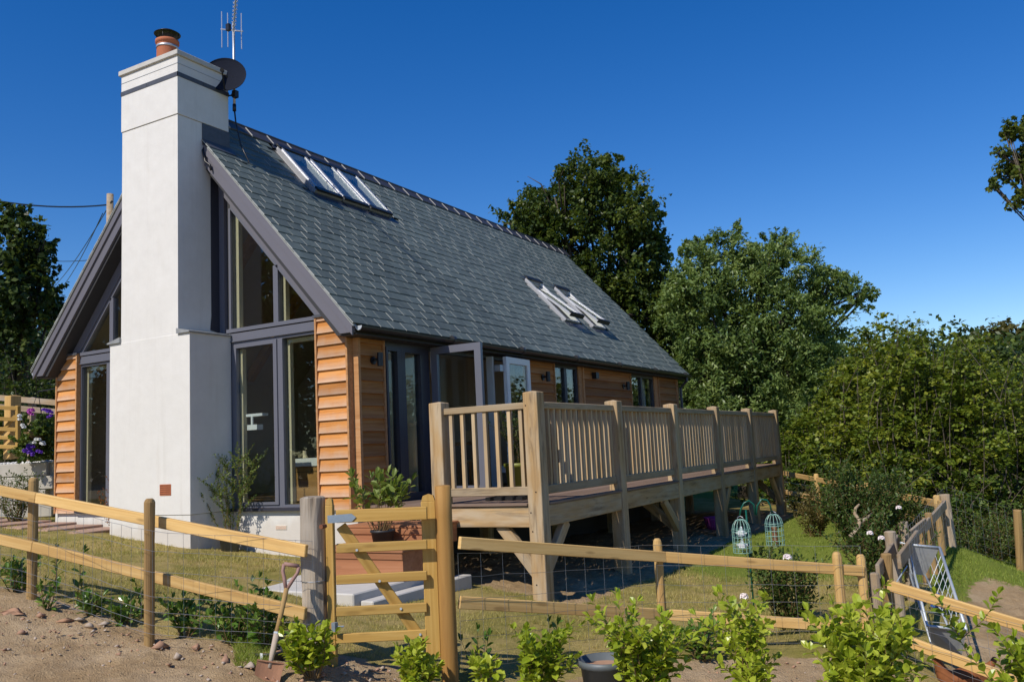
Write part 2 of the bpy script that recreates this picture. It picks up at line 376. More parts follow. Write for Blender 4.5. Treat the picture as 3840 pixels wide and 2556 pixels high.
M['greenblade'] = leaf_mat('green_grass_blade', (0.13,0.2,0.025), (0.22,0.29,0.04), (0.36,0.39,0.07), 0.3, 0.6)
# ground: zones carried by colour attribute (r soil, g green turf, b pale track)
def ground_mat():
    k = NT('ground_soil_and_turf'); at = k.n('ShaderNodeAttribute', attribute_name='tint')
    sp = k.n('ShaderNodeSeparateColor'); k.l(at.outputs['Color'], sp.inputs[0])
    v = k.coord('Object')
    nb = k.noise(v, 1.6, 5); nf = k.noise(v, 26, 6, 0.7); nm = k.noise(v, 7, 5)
    straw = k.mix(nf, (0.22,0.165,0.055), (0.48,0.37,0.15)); dry = k.mix(k.ramp(nb, [(0.42,(0,0,0)),(0.62,(1,1,1))]), straw, k.mix(nf, (0.13,0.125,0.025), (0.30,0.255,0.075)))
    green = k.mix(nf, (0.095,0.13,0.018), (0.23,0.265,0.05))
    gf = k.ramp(k.math('ADD', sp.outputs[1], k.math('MULTIPLY', k.math('SUBTRACT', nm, 0.5), 0.6)), [(0.35,(0,0,0)),(0.65,(1,1,1))])
    turf = k.mix(gf, dry, green)
    soil = k.mix(nf, (0.20,0.125,0.058), (0.44,0.315,0.178)); soil = k.mix(k.ramp(nb, [(0.4,(0,0,0)),(0.65,(1,1,1))]), soil, k.mix(nf, (0.30,0.205,0.115), (0.54,0.415,0.26)))
    track = k.mix(nf, (0.36,0.29,0.195), (0.58,0.50,0.365))
    tf = k.ramp(k.math('ADD', sp.outputs[2], k.math('MULTIPLY', k.math('SUBTRACT', nm, 0.5), 0.7)), [(0.35,(0,0,0)),(0.65,(1,1,1))])
    soil = k.mix(tf, soil, track)
    sf = k.ramp(k.math('ADD', sp.outputs[0], k.math('MULTIPLY', k.math('SUBTRACT', nm, 0.5), 0.9)), [(0.42,(0,0,0)),(0.56,(1,1,1))])
    k.col(k.mix(sf, turf, soil)); k.rough(1.0); k.b.inputs['Specular IOR Level'].default_value = 0.1
    k.bump(k.math('ADD', nf, k.noise(v, 90, 3)), 0.7, 0.02); return k.m
M['ground'] = ground_mat()

# ---------------------------------------------------------------- ground height from known contact points
CP = [(-3,0,-.19),(-.74,-.67,-.29),(.87,-.67,-.46),(1.1,0,-.55),(2.9,-.2,-.68),(3.1,-1.1,-.72),(4.4,-1.75,-.80),(5.5,.1,-1.04),(5.5,2.3,-1.08),(5.5,4.5,-1.065),(5.5,6.7,-1.08),
      (5.5,9,-1.09),(5.5,11.2,-1.08),(6.05,.7,-1.14),(6.15,2.3,-1.22),(6.15,4.5,-1.24),(6.15,8.7,-1.23),(6.15,12.4,-1.24),(2.66,-3.85,-.47),(4.30,-3.92,-.70),
      (5.53,-3.50,-.81),(6.37,-3.05,-1.02),(7.29,-1.24,-1.15),(8.6,-.49,-1.20),(8.81,-.25,-1.21),(9.04,5.88,-1.10),(9.83,6.4,-1.54),(9.6,-.4,-1.55),(9.83,1.07,-1.56),
      (9.35,3.03,-1.45),(8.9,2.8,-1.18),(7.5,3,-1.24),(7.5,8,-1.2),(12,2,-1.75),(13,8,-1.9),(5,-8,-.95),(10,-8.3,-1.02),(9.5,-4,-1.15),(8,-2.6,-1.12),(0,-6,-.35),(2.5,-5.5,-.55),
      (-3,-4,-.1),(-8,-2,.0),(-8,6,.0),(0,16,-1.0),(-8,18,-.5),(8,14,-1.2),(14,16,-2.0),(20,4,-2.4),(18,-8,-1.5),(-8,-12,-.2),(4,-14,-.9),(16,-16,-1.4),(-20,-20,0),(-25,20,.3),(30,30,-2.5),(0,5,-.9),(0,10,-.95),(3,6,-1.0)]
CP = np.array(CP, float)
def _phi(r): return np.sqrt(r*r+0.35)
_A = _phi(np.linalg.norm(CP[:, None, :2]-CP[None, :, :2], axis=2)); _n = len(CP)
_P = np.c_[np.ones(_n), CP[:, :2]*0.1]
_K = np.block([[_A+np.eye(_n)*-0.02, _P], [_P.T, np.zeros((3, 3))]])
_w = np.linalg.solve(_K, np.r_[CP[:, 2], 0, 0, 0])
def gz_np(x, y):
    x = np.asarray(x, float); y = np.asarray(y, float)
    r = np.sqrt((x[..., None]-CP[:, 0])**2+(y[..., None]-CP[:, 1])**2)
    z = _phi(r)@_w[:_n] + _w[_n] + 0.1*(x*_w[_n+1]+y*_w[_n+2])
    far = np.clip((np.hypot(x-3, y-3)-26)/25, 0, 1)
    return z*(1-far) + far*np.clip(-0.9-0.02*x, -3, 1)
def gz(x, y): return float(gz_np(np.array([x]), np.array([y]))[0])
# fence lines in plan, used for the ground zones too
LA, LB, LC = pix(102, 2252, 7.3), pix(558, 2416, 6.4), pix(1180, 2470, 6.15)
LD, LE, LF = pix(1690, 2570, 6.1), pix(2498, 2450, 7.2), pix(3178, 2440, 7.2)
LF2, LF3 = pix(3262, 2440, 7.2), pix(3300, 2430, 7.3)
LFENCE = [LA+(LA-LB)*1.2, LA, LB, LC, LD, LE, LF3, pix(3840, 2600, 6.2)+Vector((.8, -.6, 0))]
def seg_dist(x, y, pts):
    best = np.full(x.shape, 1e9); sign = np.zeros(x.shape)
    for a, b in zip(pts[:-1], pts[1:]):
        dx, dy = b.x-a.x, b.y-a.y; L2 = dx*dx+dy*dy
        t = np.clip(((x-a.x)*dx+(y-a.y)*dy)/L2, 0, 1)
        d = np.hypot(x-a.x-t*dx, y-a.y-t*dy); cr = dx*(y-a.y)-dy*(x-a.x)
        m = d < best; best = np.where(m, d, best); sign = np.where(m, np.sign(cr), sign)
    return best*sign          # >0 garden side, <0 track side
def zones(x, y):
    s = seg_dist(x, y, LFENCE)
    soil = np.clip(0.5+(0.22-.45*np.clip((x-5.9)/.8, 0, 1)-s)/0.35, 0, 1)                      # bare earth under and outside the fence
    under = ((x > 3.0) & (x < 5.75) & (y > .25) & (y < 11.6)); soil = np.where(under, 1.0, soil)   # dry earth under the deck
    pad = np.clip((x-9.15)/0.3, 0, 1)*np.clip((5.1-y)/1.0, 0, 1); soil = np.maximum(soil, pad*(y > -1.5))
    track = np.clip((-s-0.8)/0.8, 0, 1)*np.clip((6.5-x)/1.5, 0, 1)
    green = np.clip((y-2.3)/2.2, 0, 1)*np.clip((x-5.2)/.8, 0, 1)
    green = np.maximum(green, np.clip((x-9)/.5, 0, 1)*(y > 2))
    green = np.maximum(green, (np.hypot(x-3, y-3) > 13)*1.0)
    return soil, green, track
def ground_sheet():
    # one sheet, fine near the garden and widening towards the horizon
    def ax(lo, hi, st):
        near = np.arange(lo, hi, st); out = [hi]; s = st
        while out[-1] < 900: s *= 1.22; out.append(out[-1]+s)
        out2 = [lo]; s = st
        while out2[-1] > -900: s *= 1.22; out2.append(out2[-1]-s)
        return np.array(sorted(set(np.round(np.r_[out2[1:], near, out], 4))))
    X = ax(-1.0, 11.5, 0.06); Y = ax(-6.0, 6.0, 0.06)
    gx, gy = np.meshgrid(X, Y); z = gz_np(gx, gy); s, g, t = zones(gx, gy)
    near = (np.hypot(gx-4, gy) < 14)
    wob = (np.sin(gx*3.1+gy*1.7)+np.sin(gx*1.3-gy*2.9)+np.sin(gx*7.3+1)*np.sin(gy*6.1))*0.008
    rough = rng.normal(0, 1, gx.shape)*0.013*s*np.clip(1.3-t, .3, 1)
    z = z + near*(wob+rough)
    # earth bank just outside the left fence drops to the track
    V = np.c_[gx.ravel(), gy.ravel(), z.ravel()]; ny, nx = gx.shape
    i = np.arange(ny*nx).reshape(ny, nx)
    F = np.c_[i[:-1, :-1].ravel(), i[:-1, 1:].ravel(), i[1:, 1:].ravel(), i[1:, :-1].ravel()]
    me = mesh_np('ground', V, F, M['ground'], True, np.c_[s.ravel(), g.ravel(), t.ravel()])
    tag(new('ground', me), kind='structure')
ground_sheet()

# ================================================================ the house
W_, XE, ZE, ZR, YL = 3.041, 3.248, 2.181, 5.773, 12.236
SL = (ZR-ZE)/XE; TH = math.atan(SL)
house = empty('house', (0, 6, -0.9), 'timber clad cottage with slate roof, tall white chimney and glazed gable', 'house')
def hp(name, mb, mat, parent=None, smooth=False): return mb.build(name, mat, parent or house, None, smooth)
# masonry
m = MB()
m.box((-3.0,.02,-1.4),(3.0,.22,-.04)); m.box((-3.0,.22,-1.6),(-2.8,11.9,-.04)); m.box((-2.8,11.7,-1.6),(2.8,11.9,-.04))
hp('plinth_wall', m, M['render']); hp('plinth_wall', MB().box((2.8,.22,-1.6),(2.997,11.9,-.04)), plain('dark_plinth', (0.075,0.068,0.06), .95, 0, .2, 9, .3))  # deck-side plinth is coloured far darker than the other sides
m = MB(); m.box((-2.8,.22,-.14),(2.8,11.7,-.005)); hp('floor', m, M['infloor'])
m = MB()
m.box((-3.0,.1,-.04),(-2.86,11.9,2.1))
m.prism([(-3.0,11.76,-.04),(3.0,11.76,-.04),(3.0,11.76,2.1),(0,11.76,5.35),(-3.0,11.76,2.1)],(0,.14,0))
for a, b in ((.1,.555),(4.3,5.40),(6.40,8.95),(10.36,11.76)): m.box((2.86,a,-.04),(3.0,b,2.1))
m.box((2.86,5.40,-.04),(3.0,6.40,.95)); m.box((2.86,8.95,-.04),(3.0,10.36,.95))
m.box((2.45,.1,-.04),(2.86,.2,2.4)); m.box((-2.86,.1,-.04),(-2.45,.2,2.4))
hp('inner_wall', m, M['inwall'])
m = MB()
for s in (1,-1):
    m.prism([(0,.12,5.28),(s*2.86,.12,5.28-2.86*SL),(s*2.86,.12,5.24-2.86*SL),(0,.12,5.24)],(0,11.6,0))
m.box((-2.86,5.2,-.0),(2.86,5.3,2.6)); m.prism([(-2.4,5.2,2.6),(2.4,5.2,2.6),(0,5.2,5.24)],(0,.1,0))
hp('ceiling', m, M['inwall'])
m = MB()
for s in (1,-1):
    for yy in (1.9, 3.6): m.prism([(0,yy,5.2),(s*2.6,yy,5.2-2.6*SL),(s*2.6,yy,5.0-2.6*SL),(0,yy,4.95)],(0,.14,0))
m.box((-2.2,1.9,2.55),(2.2,2.04,2.75)); hp('roof_truss', m, M['inoak'])
# roof body
roof = new('roof', None, house, T(0,6,ZE)); roof.empty_display_size = .2
m = MB()
for s in (1,-1):
    m.prism([(0,-.19,ZR-.045),(s*3.2,-.19,ZR-.045-3.2*SL),(s*3.2,-.19,2.07),(s*2.93,-.19,2.07),(0,-.19,5.36)],(0,12.35,0))
hp('roof_deck', m, M['soffit'], roof)
m = MB()
for s in (1,-1): m.box((min(s*3.0,s*3.235),-.19,2.06),(max(s*3.0,s*3.235),12.15,2.068))
hp('soffit', m, M['soffit'], roof)
# slates: thin riven pieces laid to a 0.1785 m gauge, 0.267 m wide
GA, SWD = 0.1785, 0.267
slope_dir = Vector((math.cos(TH), 0, -math.sin(TH))); nrm = Vector((math.sin(TH), 0, math.cos(TH)))
def slate_vf(jit):
    L, Wd, t = 0.30, SWD-0.0075, 0.011
    j = [random.uniform(-.004,.004) for _ in range(4)]
    V = [(0,0,0),(L,0+j[0],0),(L,Wd+j[1],0),(0,Wd,0),(0,0,t),(L-.003,.002+j[0],t),(L-.003+j[2]*.5,Wd-.002+j[1],t),(0,Wd,t)]
    F = [(3,2,1,0),(4,5,6,7),(0,1,5,4),(1,2,6,5),(2,3,7,6),(3,0,4,7)]
    return V, F, [0,0,1,0,1,0]
variants = []
for q in range(8):
    V, F, mi = slate_vf(1); variants.append((np.array(V), F, mi, mesh_np('slate', V, F, [M['slate'], M['slateedge']], False, None, mi)))
sky_open = [(1.56,3.52,.19,1.02),(7.13,7.82,1.56,2.46),(8.45,9.13,1.56,2.46)]
cand = []
ncourse = int(4.80/GA)+1
Ltot = XE/math.cos(TH)
for c in range(ncourse):
    s_low = Ltot - c*GA                     # distance from ridge of this course's lower edge
    off = (0 if c % 2 == 0 else SWD/2)
    n = int((YL+.27)/SWD)+1
    for i in range(n+1):
        y0 = -.27 + i*SWD - off
        if y0 > YL-.12: continue
        x_mid = (s_low-.09)*math.cos(TH); ym = y0+SWD/2
        if any(a-.10 < ym < b+.10 and xa-.03 < x_mid < xb+.04 for a, b, xa, xb in sky_open): continue
        if x_mid < .75 and ym < .24: continue
        clip0 = max(0, -.27-y0); clip1 = max(0, y0+SWD-YL)
        s_up = max(0.02, s_low-.30)
        lift = .020 + random.uniform(-.002,.003)
        cand.append((y0, s_low, s_up, clip0, clip1, lift))
def slate_M(y0, s_low, lift, side=1):
    tilt = math.asin(.013/.30)
    d = slope_dir*math.cos(tilt)+nrm*math.sin(tilt); nn = nrm*math.cos(tilt)-slope_dir*math.sin(tilt)
    org = Vector((0,y0,ZR)) + slope_dir*(s_low-.30) + nrm*(lift-.030)
    Mx = Matrix(((d.x,0,nn.x,org.x),(0,1,0,org.y),(d.z,0,nn.z,org.z),(0,0,0,1)))
    return Mx
near = []; rest = []
for q in cand:
    full = q[3] == 0 and q[4] == 0 and q[1] > .30
    dd = depth(Vector((q[1]*math.cos(TH), q[0], ZR-q[1]*math.sin(TH))))
    (near if full else rest).append((dd, q))
near.sort(key=lambda t: t[0]); big = near[:300]; rest += near[300:]
for dd, q in big:
    v = random.choice(variants); o = new('slate', v[3], roof, slate_M(q[0], q[1], q[5]))
V = []; F = []; mi = []; tint = []
for dd, q in rest:
    v = random.choice(variants); Mx = slate_M(q[0], q[1], q[5]); n0 = len(V); tv = random.random()
    for p in v[0]:
        p = Vector(p); p.y = min(max(p.y, q[3]), SWD-q[4]-.004)
        if q[1] < .30 and p.x < .1: p.x = max(0, .30-q[1]+.01)
        V.append(tuple(Mx @ p)); tint.append(tv)
    F += [tuple(i+n0 for i in f) for f in v[1]]; mi += v[2]
me = mesh_np('slate_courses', V, F, [M['slate'], M['slateedge']], False, np.array(tint)[:, None].repeat(3, 1), mi)
tag(new('slate_courses', me, roof, Matrix()), kind='stuff')
V2 = [(-x, y, z) for x, y, z in V]; F2 = [f[::-1] for f in F]
allV = list(V2); allF = list(F2); allm = list(mi); tt = list(tint)
for dd, q in big:                               # the far slope mirrors the near one
    v = random.choice(variants); Mx = slate_M(q[0], q[1], q[5]); n0 = len(allV)
    for p in v[0]:
        p = Mx @ Vector(p); allV.append((-p.x, p.y, p.z)); tt.append(.5)
    allF += [tuple(i+n0 for i in f)[::-1] for f in v[1]]; allm += v[2]
me = mesh_np('slate_courses', allV, allF, [M['slate'], M['slateedge']], False, np.array(tt)[:, None].repeat(3, 1), allm)
tag(new('slate_courses', me, roof, Matrix()), kind='stuff')
m = MB()
m.prism([(.75,-.268,ZR-.02-.75*SL),(XE,-.268,ZR-.02-XE*SL),(XE,-.268,ZR-.034-XE*SL),(.75,-.268,ZR-.034-.75*SL)],(0,.07,0))
m.prism([(-.6,-.268,ZR-.02-.6*SL),(-XE,-.268,ZR-.02-XE*SL),(-XE,-.268,ZR-.034-XE*SL),(-.6,-.268,ZR-.034-.6*SL)],(0,.07,0))
hp('verge_undercloak', m, M['slateedge'], roof)
# ridge tiles
def ridge_mesh():
    mb = MB(); L = .44
    for s in (1,-1):
        mb.prism([(0,0,.035),(s*.17,0,.035-.17*SL),(s*.165,0,.018-.17*SL),(0,0,.016)],(0,L,0))
    mb.tube([(0,0,.026),(0,L,.026)], .026, 8); return mb
rm = ridge_mesh(); rme = mesh_np('ridge_tile', rm.v, rm.f, M['ridge'])
mm = MB()
for s in (1,-1): mm.prism([(0,-.006,.047),(s*.176,-.006,.047-.176*SL),(s*.170,-.006,.018-.176*SL),(0,-.006,.016)],(0,.018,0))
mme = mesh_np('ridge_joint', mm.v, mm.f, M['mortar'])
y = .22
while y < YL-.05:
    new('ridge_tile', rme, roof, T(0,y,ZR+.012)); new('ridge_joint', mme, roof, T(0,y,ZR+.012)); y += .452
# barge boards, gutters
for s in (1,-1):
    def bp(c0, c1, y0, y1, xin, zb=2.085, xe=3.215):
        x0 = (c0-zb)/SL
        P = [(s*xin,y0,c0-xin*SL),(s*x0,y0,zb),(s*xe,y0,zb),(s*xe,y0,c1-xe*SL),(s*xin,y0,c1-xin*SL)]
        return MB().prism(P if s > 0 else P[::-1], (0,y1-y0,0))
    hp('bargeboard', bp(5.41,5.735,-.225,-.19,.2), M['barge'], roof)
    P = [(s*.2,-.25,5.60-.2*SL),(s*3.215,-.25,5.60-3.215*SL),(s*3.215,-.25,5.725-3.215*SL),(s*.2,-.25,5.725-.2*SL)]
    hp('bargeboard', MB().prism(P if s > 0 else P[::-1], (0,.023,0)), M['barge'], roof)
    g = MB(); N = 10; V = []; yA, yB = -.20, 12.2; cx, cz, r = s*3.275, 2.155, .058
    for yy in (yA, yB):
        for rr in (r, r-.006):
            for k in range(N+1):
                a = math.pi+math.pi*k/N; V.append((cx+rr*math.cos(a), yy, cz+rr*math.sin(a)))
    q = N+1; F = []
    for k in range(N): F += [(k,k+1,2*q+k+1,2*q+k),(q+k,2*q+q+k,3*q+k+1,q+k+1),(k,q+k,q+k+1,k+1),(2*q+k,2*q+k+1,3*q+k+1,3*q+k)]
    F += [(0,2*q,3*q,q),(N,q+N,3*q+N,2*q+N)]
    g.add(V, F); hp('gutter', g, M['gutter'], roof)
    e = MB(); e.prism([(cx+.052*math.cos(math.pi+math.pi*k/8), -.20, cz+.052*math.sin(math.pi+math.pi*k/8)) for k in range(9)], (0,.012,0))
    hp('gutter_end', e, M['galv'], roof)
for yj in np.arange(1.8, 12, 2.0):
    b = MB(); b.tube([(3.275,yj,2.150),(3.275,yj+.06,2.150)], .064, 10); hp('gutter_joint', b, M['gutter'], roof)
hp('downpipe', MB().tube([(3.27,11.95,2.12),(3.27,11.95,2.02),(3.10,11.95,1.86),(3.10,11.95,-1.0)], .035, 8), M['framedark'])
# gable glazing, mirrored about the chimney
def frame_ring(mb, x0, x1, z0, z1, w_, y0, y1):
    mb.box((x0,y0,z0),(x0+w_,y1,z1)); mb.box((x1-w_,y0,z0),(x1,y1,z1)); mb.box((x0+w_,y0,z0),(x1-w_,y1,z0+w_)); mb.box((x0+w_,y0,z1-w_),(x1-w_,y1,z1))
def gable_side(s):
    def bx(mb, x0, y0, z0, x1, y1, z1): mb.box((min(s*x0,s*x1),y0,z0),(max(s*x0,s*x1),y1,z1))
    def pr(mb, P, d): mb.prism(P if s > 0 else P[::-1], d)
    win = new('window', None, house, T(s*1.6,.05,0)); win.empty_display_size = .2
    f = MB()
    bx(f,.80,.03,.0,.925,.12,2.215); bx(f,2.405,.03,.0,2.44,.12,2.215); bx(f,.925,.03,0,2.405,.12,.035); bx(f,.925,.03,2.18,2.405,.12,2.215)
    bx(f,1.715,.03,.035,1.80,.12,2.18)
    hp('window_frame', f, M['frame'], win)
    f = MB(); xa, xb, za, zb = .925, 1.712, .037, 2.178
    bx(f,xa,.012,za,xa+.045,.085,zb); bx(f,xb-.062,.012,za,xb,.085,zb); bx(f,xa+.045,.012,za,xb-.062,.085,za+.035); bx(f,xa+.045,.012,zb-.05,xb-.062,.085,zb)
    hp('casement', f, M['frame'], win)
    hp('pane', MB().box((min(s*.965,s*1.652),.055,.07),(max(s*.965,s*1.652),.067,2.13)), M['glass'], win)
    hp('pane', MB().box((min(s*1.80,s*2.405),.065,.035),(max(s*1.80,s*2.405),.077,2.18)), M['glass'], win)
    f = MB(); bx(f,.97,.085,.075,1.015,.15,2.12); bx(f,1.805,.12,.04,1.85,.18,2.17); bx(f,2.36,.12,.04,2.405,.18,2.17); bx(f,1.85,.12,2.12,2.36,.18,2.17)
    hp('reveal', f, M['cream'], win)
    f = MB(); bx(f,.80,-.045,-.04,2.44,.03,-.002); hp('sill', f, M['framedark'], win)
    if s > 0:
        for zz in (2.0, 1.66, .95, .25): hp('hinge', MB().box((.79,.0,zz-.05),(.805,.03,zz+.05)), M['alu'], win)
    # transom board and apex window
    up_ = new('gable_window', None, house, T(s*1.6,.05,2.35)); up_.empty_display_size = .2
    f = MB(); bx(f,.80,.015,2.235,2.46,.12,2.335); bx(f,.80,.0,2.218,2.46,.03,2.233); bx(f,.80,.0,2.35,2.46,.12,2.40); hp('transom', f, M['frame'], up_)
    f = MB()
    bx(f,.825,.03,2.40,.862,.12,4.10)
    pr(f, [(s*.862,.03,5.04-.862*SL),(s*2.385,.03,5.04-2.385*SL),(s*2.44,.03,5.11-2.44*SL),(s*.862,.03,5.11-.862*SL)], (0,.09,0))
    bx(f,1.655,.03,2.40,1.74,.12,5.05-1.70*SL)
    hp('window_frame', f, M['frame'], up_)
    g = MB(); pr(g, [(s*.862,.065,2.40),(s*1.655,.065,2.40),(s*1.655,.065,5.05-1.655*SL),(s*.862,.065,5.05-.862*SL)], (0,.012,0)); hp('pane', g, M['glass'], up_)
    g = MB(); pr(g, [(s*1.74,.065,2.40),(s*2.40,.065,2.40),(s*1.74,.065,5.05-1.74*SL)], (0,.012,0)); hp('pane', g, M['glass'], up_)
    f = MB(); bx(f,.865,.12,2.42,.925,.19,4.0); bx(f,1.745,.12,2.42,1.79,.19,3.08); bx(f,.925,.12,2.40,2.38,.22,2.425); hp('reveal', f, M['cream'], up_)
    # trim boards that follow the verge, and the upright beside the chimney
    f = MB(); pr(f, [(s*.645,.015,5.112-.645*SL),(s*2.50,.015,5.112-2.50*SL),(s*2.75,.015,5.46-2.75*SL),(s*.645,.015,5.46-.645*SL)], (0,.10,0)); hp('verge_trim', f, M['barge'])
    f = MB(); bx(f,.645,.02,2.34,.75,.10,4.45); hp('upright_trim', f, M['barge'])
    f = MB(); bx(f,.75,.07,2.30,.825,.12,4.30); hp('recess_panel', f, M['soffit'])
    # boards
    panel = new('cladding', None, house, T(s*2.69,0,0)); panel.empty_display_size = .2
    xa, xb = (2.452,2.925) if s > 0 else (-2.925,-2.452)
    for k in range(16):
        z0 = -.037+.157*k; ht = .19 if k < 15 else .075
        clad_board((xa,.012,z0), (xb,.012,z0), ht, panel, -1)
    f = MB(); bx(f,2.425,-.042,-.04,2.452,.12,2.385); bx(f,2.925,-.042,-.04,2.953,.10,2.06); hp('corner_trim', f, M['trim'], panel)
    f = MB(); bx(f,2.953,.058,-.04,3.043,.105,2.06); hp('corner_trim', f, M['trim'], panel)
    fl = MB(); bx(fl,2.41,-.05,2.385,2.70,.06,2.40); bx(fl,2.41,-.055,2.365,2.70,-.05,2.40); hp('lead_flashing', fl, M['lead'], panel)
_cb = {}
def clad_board(p0, p1, ht, parent, side=-1, mat='cedar'):
    """feather-edged board; local X along, local Z up, face towards -Y (flipped with rotation)"""
    L = (Vector(p1)-Vector(p0)).length; key = (round(L,3), ht, mat)
    if key not in _cb:
        n = max(2, int(L/.12)); V = []; F = []
        for i in range(n+1):
            x = L*i/n
            V += [(x,0,0),(x,-.046,0),(x,-.046+.003,.010),(x,-.046+.034*ht/.19,ht),(x,0,ht)]
        for i in range(n):
            a = i*5; b = a+5
            for k in range(5): F.append((a+k, a+(k+1)%5, b+(k+1)%5, b+k))
        F += [(4,3,2,1,0), tuple(n*5+k for k in range(5))]
        _cb[key] = mesh_np('cladding_board', V, [f[::-1] for f in F], M[mat])
    return new('cladding_board', _cb[key], parent, axes(p0, p1))
for s in (1,-1): gable_side(s)
# right wall cladding panels (boards run along Y, faces to +X)
for a, b, nm in ((.105,.555,0),(4.44,5.375,1),(6.60,8.93,2),(10.62,11.80,3)):
    panel = new('cladding', None, house, T(3.0,(a+b)/2,0)); panel.empty_display_size = .2
    for k in range(14):
        z0 = -.037+.157*k; ht = .19 if k < 13 else .06
        clad_board((3.0,a,z0), (3.0,b,z0), ht, panel, 1, 'cedarshade')
    f = MB(); f.box((3.0,b,-.04),(3.052,b+.03,2.06)); hp('corner_trim', f, M['trim'], panel)
    if nm: hp('corner_trim', MB().box((3.0,a-.05,-.04),(3.055,a,2.06)), M['trim'], panel)
for a, b in (((3.0,4.27,-.04),(3.05,4.39,2.06)),((2.92,6.40,.95),(3.03,6.55,2.06)),((2.92,10.36,.95),(3.03,10.57,2.06)),((3.0,11.83,-.04),(3.06,11.90,2.06))): hp('jamb_trim', MB().box(a, b), M['trim'])
# windows on the right wall
def side_window(y0, y1, z0, z1, half=True):
    win = new('window', None, house, T(3.0,(y0+y1)/2,z0)); win.empty_display_size = .2
    f = MB(); ym = (y0+y1)/2
    for a, b in ((y0,y0+.05),(y1-.05,y1),(ym-.05,ym+.05)): f.box((2.93,a,z0),(3.005,b,z1))
    for a, b in ((y0+.05,ym-.05),(ym+.05,y1-.05)): f.box((2.93,a,z0),(3.005,b,z0+.05)); f.box((2.93,a,z1-.05),(3.005,b,z1))
    hp('window_frame', f, M['framedark'], win)
    for a, b in ((y0+.05,ym-.05),(ym+.05,y1-.05)): hp('pane', MB().box((2.96,a,z0+.05),(2.97,b,z1-.05)), M['glass'], win)
    hp('sill', MB().box((2.98,y0-.02,z0-.04),(3.10,y1+.02,z0-.002)), M['framedark'], win)
    return win
side_window(5.40,6.40,.95,2.06)
w3 = side_window(8.95,10.36,.95,2.06)
hp('curtain', MB().box((2.80,9.9,.97),(2.83,10.28,2.0)), M['cloth'], w3)
# bifold doors
door = new('bifold_door', None, house, T(3.0,2.4,0)); door.empty_display_size = .2
f = MB()
for a, b in ((.585,.635),(1.42,1.60),(4.22,4.27)): f.box((2.90,a,0),(3.02,b,2.0))
f.box((2.90,.585,2.0),(3.02,4.27,2.06)); f.box((2.90,.585,-.035),(3.03,4.27,-.002)); hp('door_frame', f, M['framedark'], door)
f = MB()
for a, b in ((.637,.675),(.87,.965),(.967,1.04),(1.385,1.418)): f.box((2.93,a,.003),(3.03,b,1.998))
for a, b in ((.675,.87),(1.04,1.385)): f.box((2.93,a,.003),(3.03,b,.09)); f.box((2.93,a,1.945),(3.03,b,1.998))
hp('door_leaf', f, M['framedark'], door)
for a, b in ((.675,.87),(1.04,1.385)): hp('pane', MB().box((2.97,a,.09),(2.98,b,1.945)), M['glass'], door)
f = MB(); f.box((2.80,.84,.09),(2.925,.868,1.94)); f.box((2.80,1.35,.09),(2.925,1.383,1.94)); hp('reveal', f, M['cream'], door)
def leaf(p0, ang, wdt, mat, zt=2.02):
    """door leaf from hinge p0 turned by ang (0 = along +Y, face to +X)"""
    Mx = T(p0) @ Matrix.Rotation(ang, 4, 'Z'); f = MB()
    f.box((0,0,.02),(.06,.10,zt)); f.box((0,wdt-.10,.02),(.06,wdt,zt)); f.box((0,.10,.02),(.06,wdt-.10,.14)); f.box((0,.10,zt-.10),(.06,wdt-.10,zt))
    o = f.build('door_leaf', mat, door, Mx)
    g = MB().box((.025,.10,.14),(.037,wdt-.10,zt-.10)).build('pane', M['glass'], door, Mx)
    return Mx
leaf((3.05,1.66,0), R(-88), .80, M['frame'], 2.05)
leaf((3.04,3.14,0), R(-82), .10, M['whitepaint']); leaf((3.22,3.30,0), R(3), .84, M['whitepaint'])
f = MB()
for zz in (1.84, 1.22, .30): f.box((3.06,3.17,zz-.05),(3.24,3.20,zz+.05)); f.box((3.22,3.20,zz-.05),(3.24,3.29,zz+.05))
f.tube([(3.03,1.64,1.7),(3.03,1.64,2.0)], .014, 8)
hp('door_hinge', f, M['alu'], door)

# ---- chimney
ch = new('chimney', None, house, T(.06,-.25,-.6)); ch.empty_display_size = .2
m = MB(); m.box((-.731,-.66,-.75),(.858,.02,-.030)); hp('chimney_base', m, M['render'], ch)
m = MB(); m.cbox((-.741,-.67,-.026),(.868,.02,2.30),.004); hp('chimney_breast', m, M['render'], ch)
m = MB(); m.box((-.508,-.666,2.30),(.645,.20,5.292)); hp('chimney_stack', m, M['render'], ch)
m = MB(); m.cbox((-.512-.008,-.678,5.298),(.649+.008,.208,6.125),.003); hp('chimney_head', m, M['render'], ch)
m = MB(); m.cbox((-.55,-.708,6.125),(.687,.242,6.197),.006); hp('chimney_cap', m, M['concrete'], ch)
m = MB(); m.box((-.523,-.682,6.010),(.660,.211,6.016)); hp('render_bead', m, M['galvsheet'], ch)
m = MB()
for a, b in ((-.525,.03),(.035,.664)): m.box((a,-.684,5.828),(b,-.677,5.890))
for a, b in ((-.684,-.25),(-.245,-.08),(-.075,.214)): m.box((.657,a,5.828),(.664,b,5.890))
m.box((-.527,-.684,5.828),(-.521,.214,5.890)); hp('lead_band', m, M['lead'], ch)
for s, xa, xb in ((1,.645,.895),(-1,-.508,-.768)):
    m = MB(); x0, x1 = (xa, xb)
    P = [(x0,-.70,2.375),(x1,-.70,2.318),(x1,-.70,2.300),(x0,-.70,2.302)]
    m.prism(P if s > 0 else P[::-1], (0,.72,0)); hp('shoulder_flashing', m, M['galvsheet'], ch)
m = MB(); m.prism([(.647,-.14,2.40),(.647,.02,2.37),(.647,.02,4.5),(.647,-.12,4.6),(.647,-.12,2.60)],(.006,0,0)); hp('side_flashing', m, M['framedark'], ch)
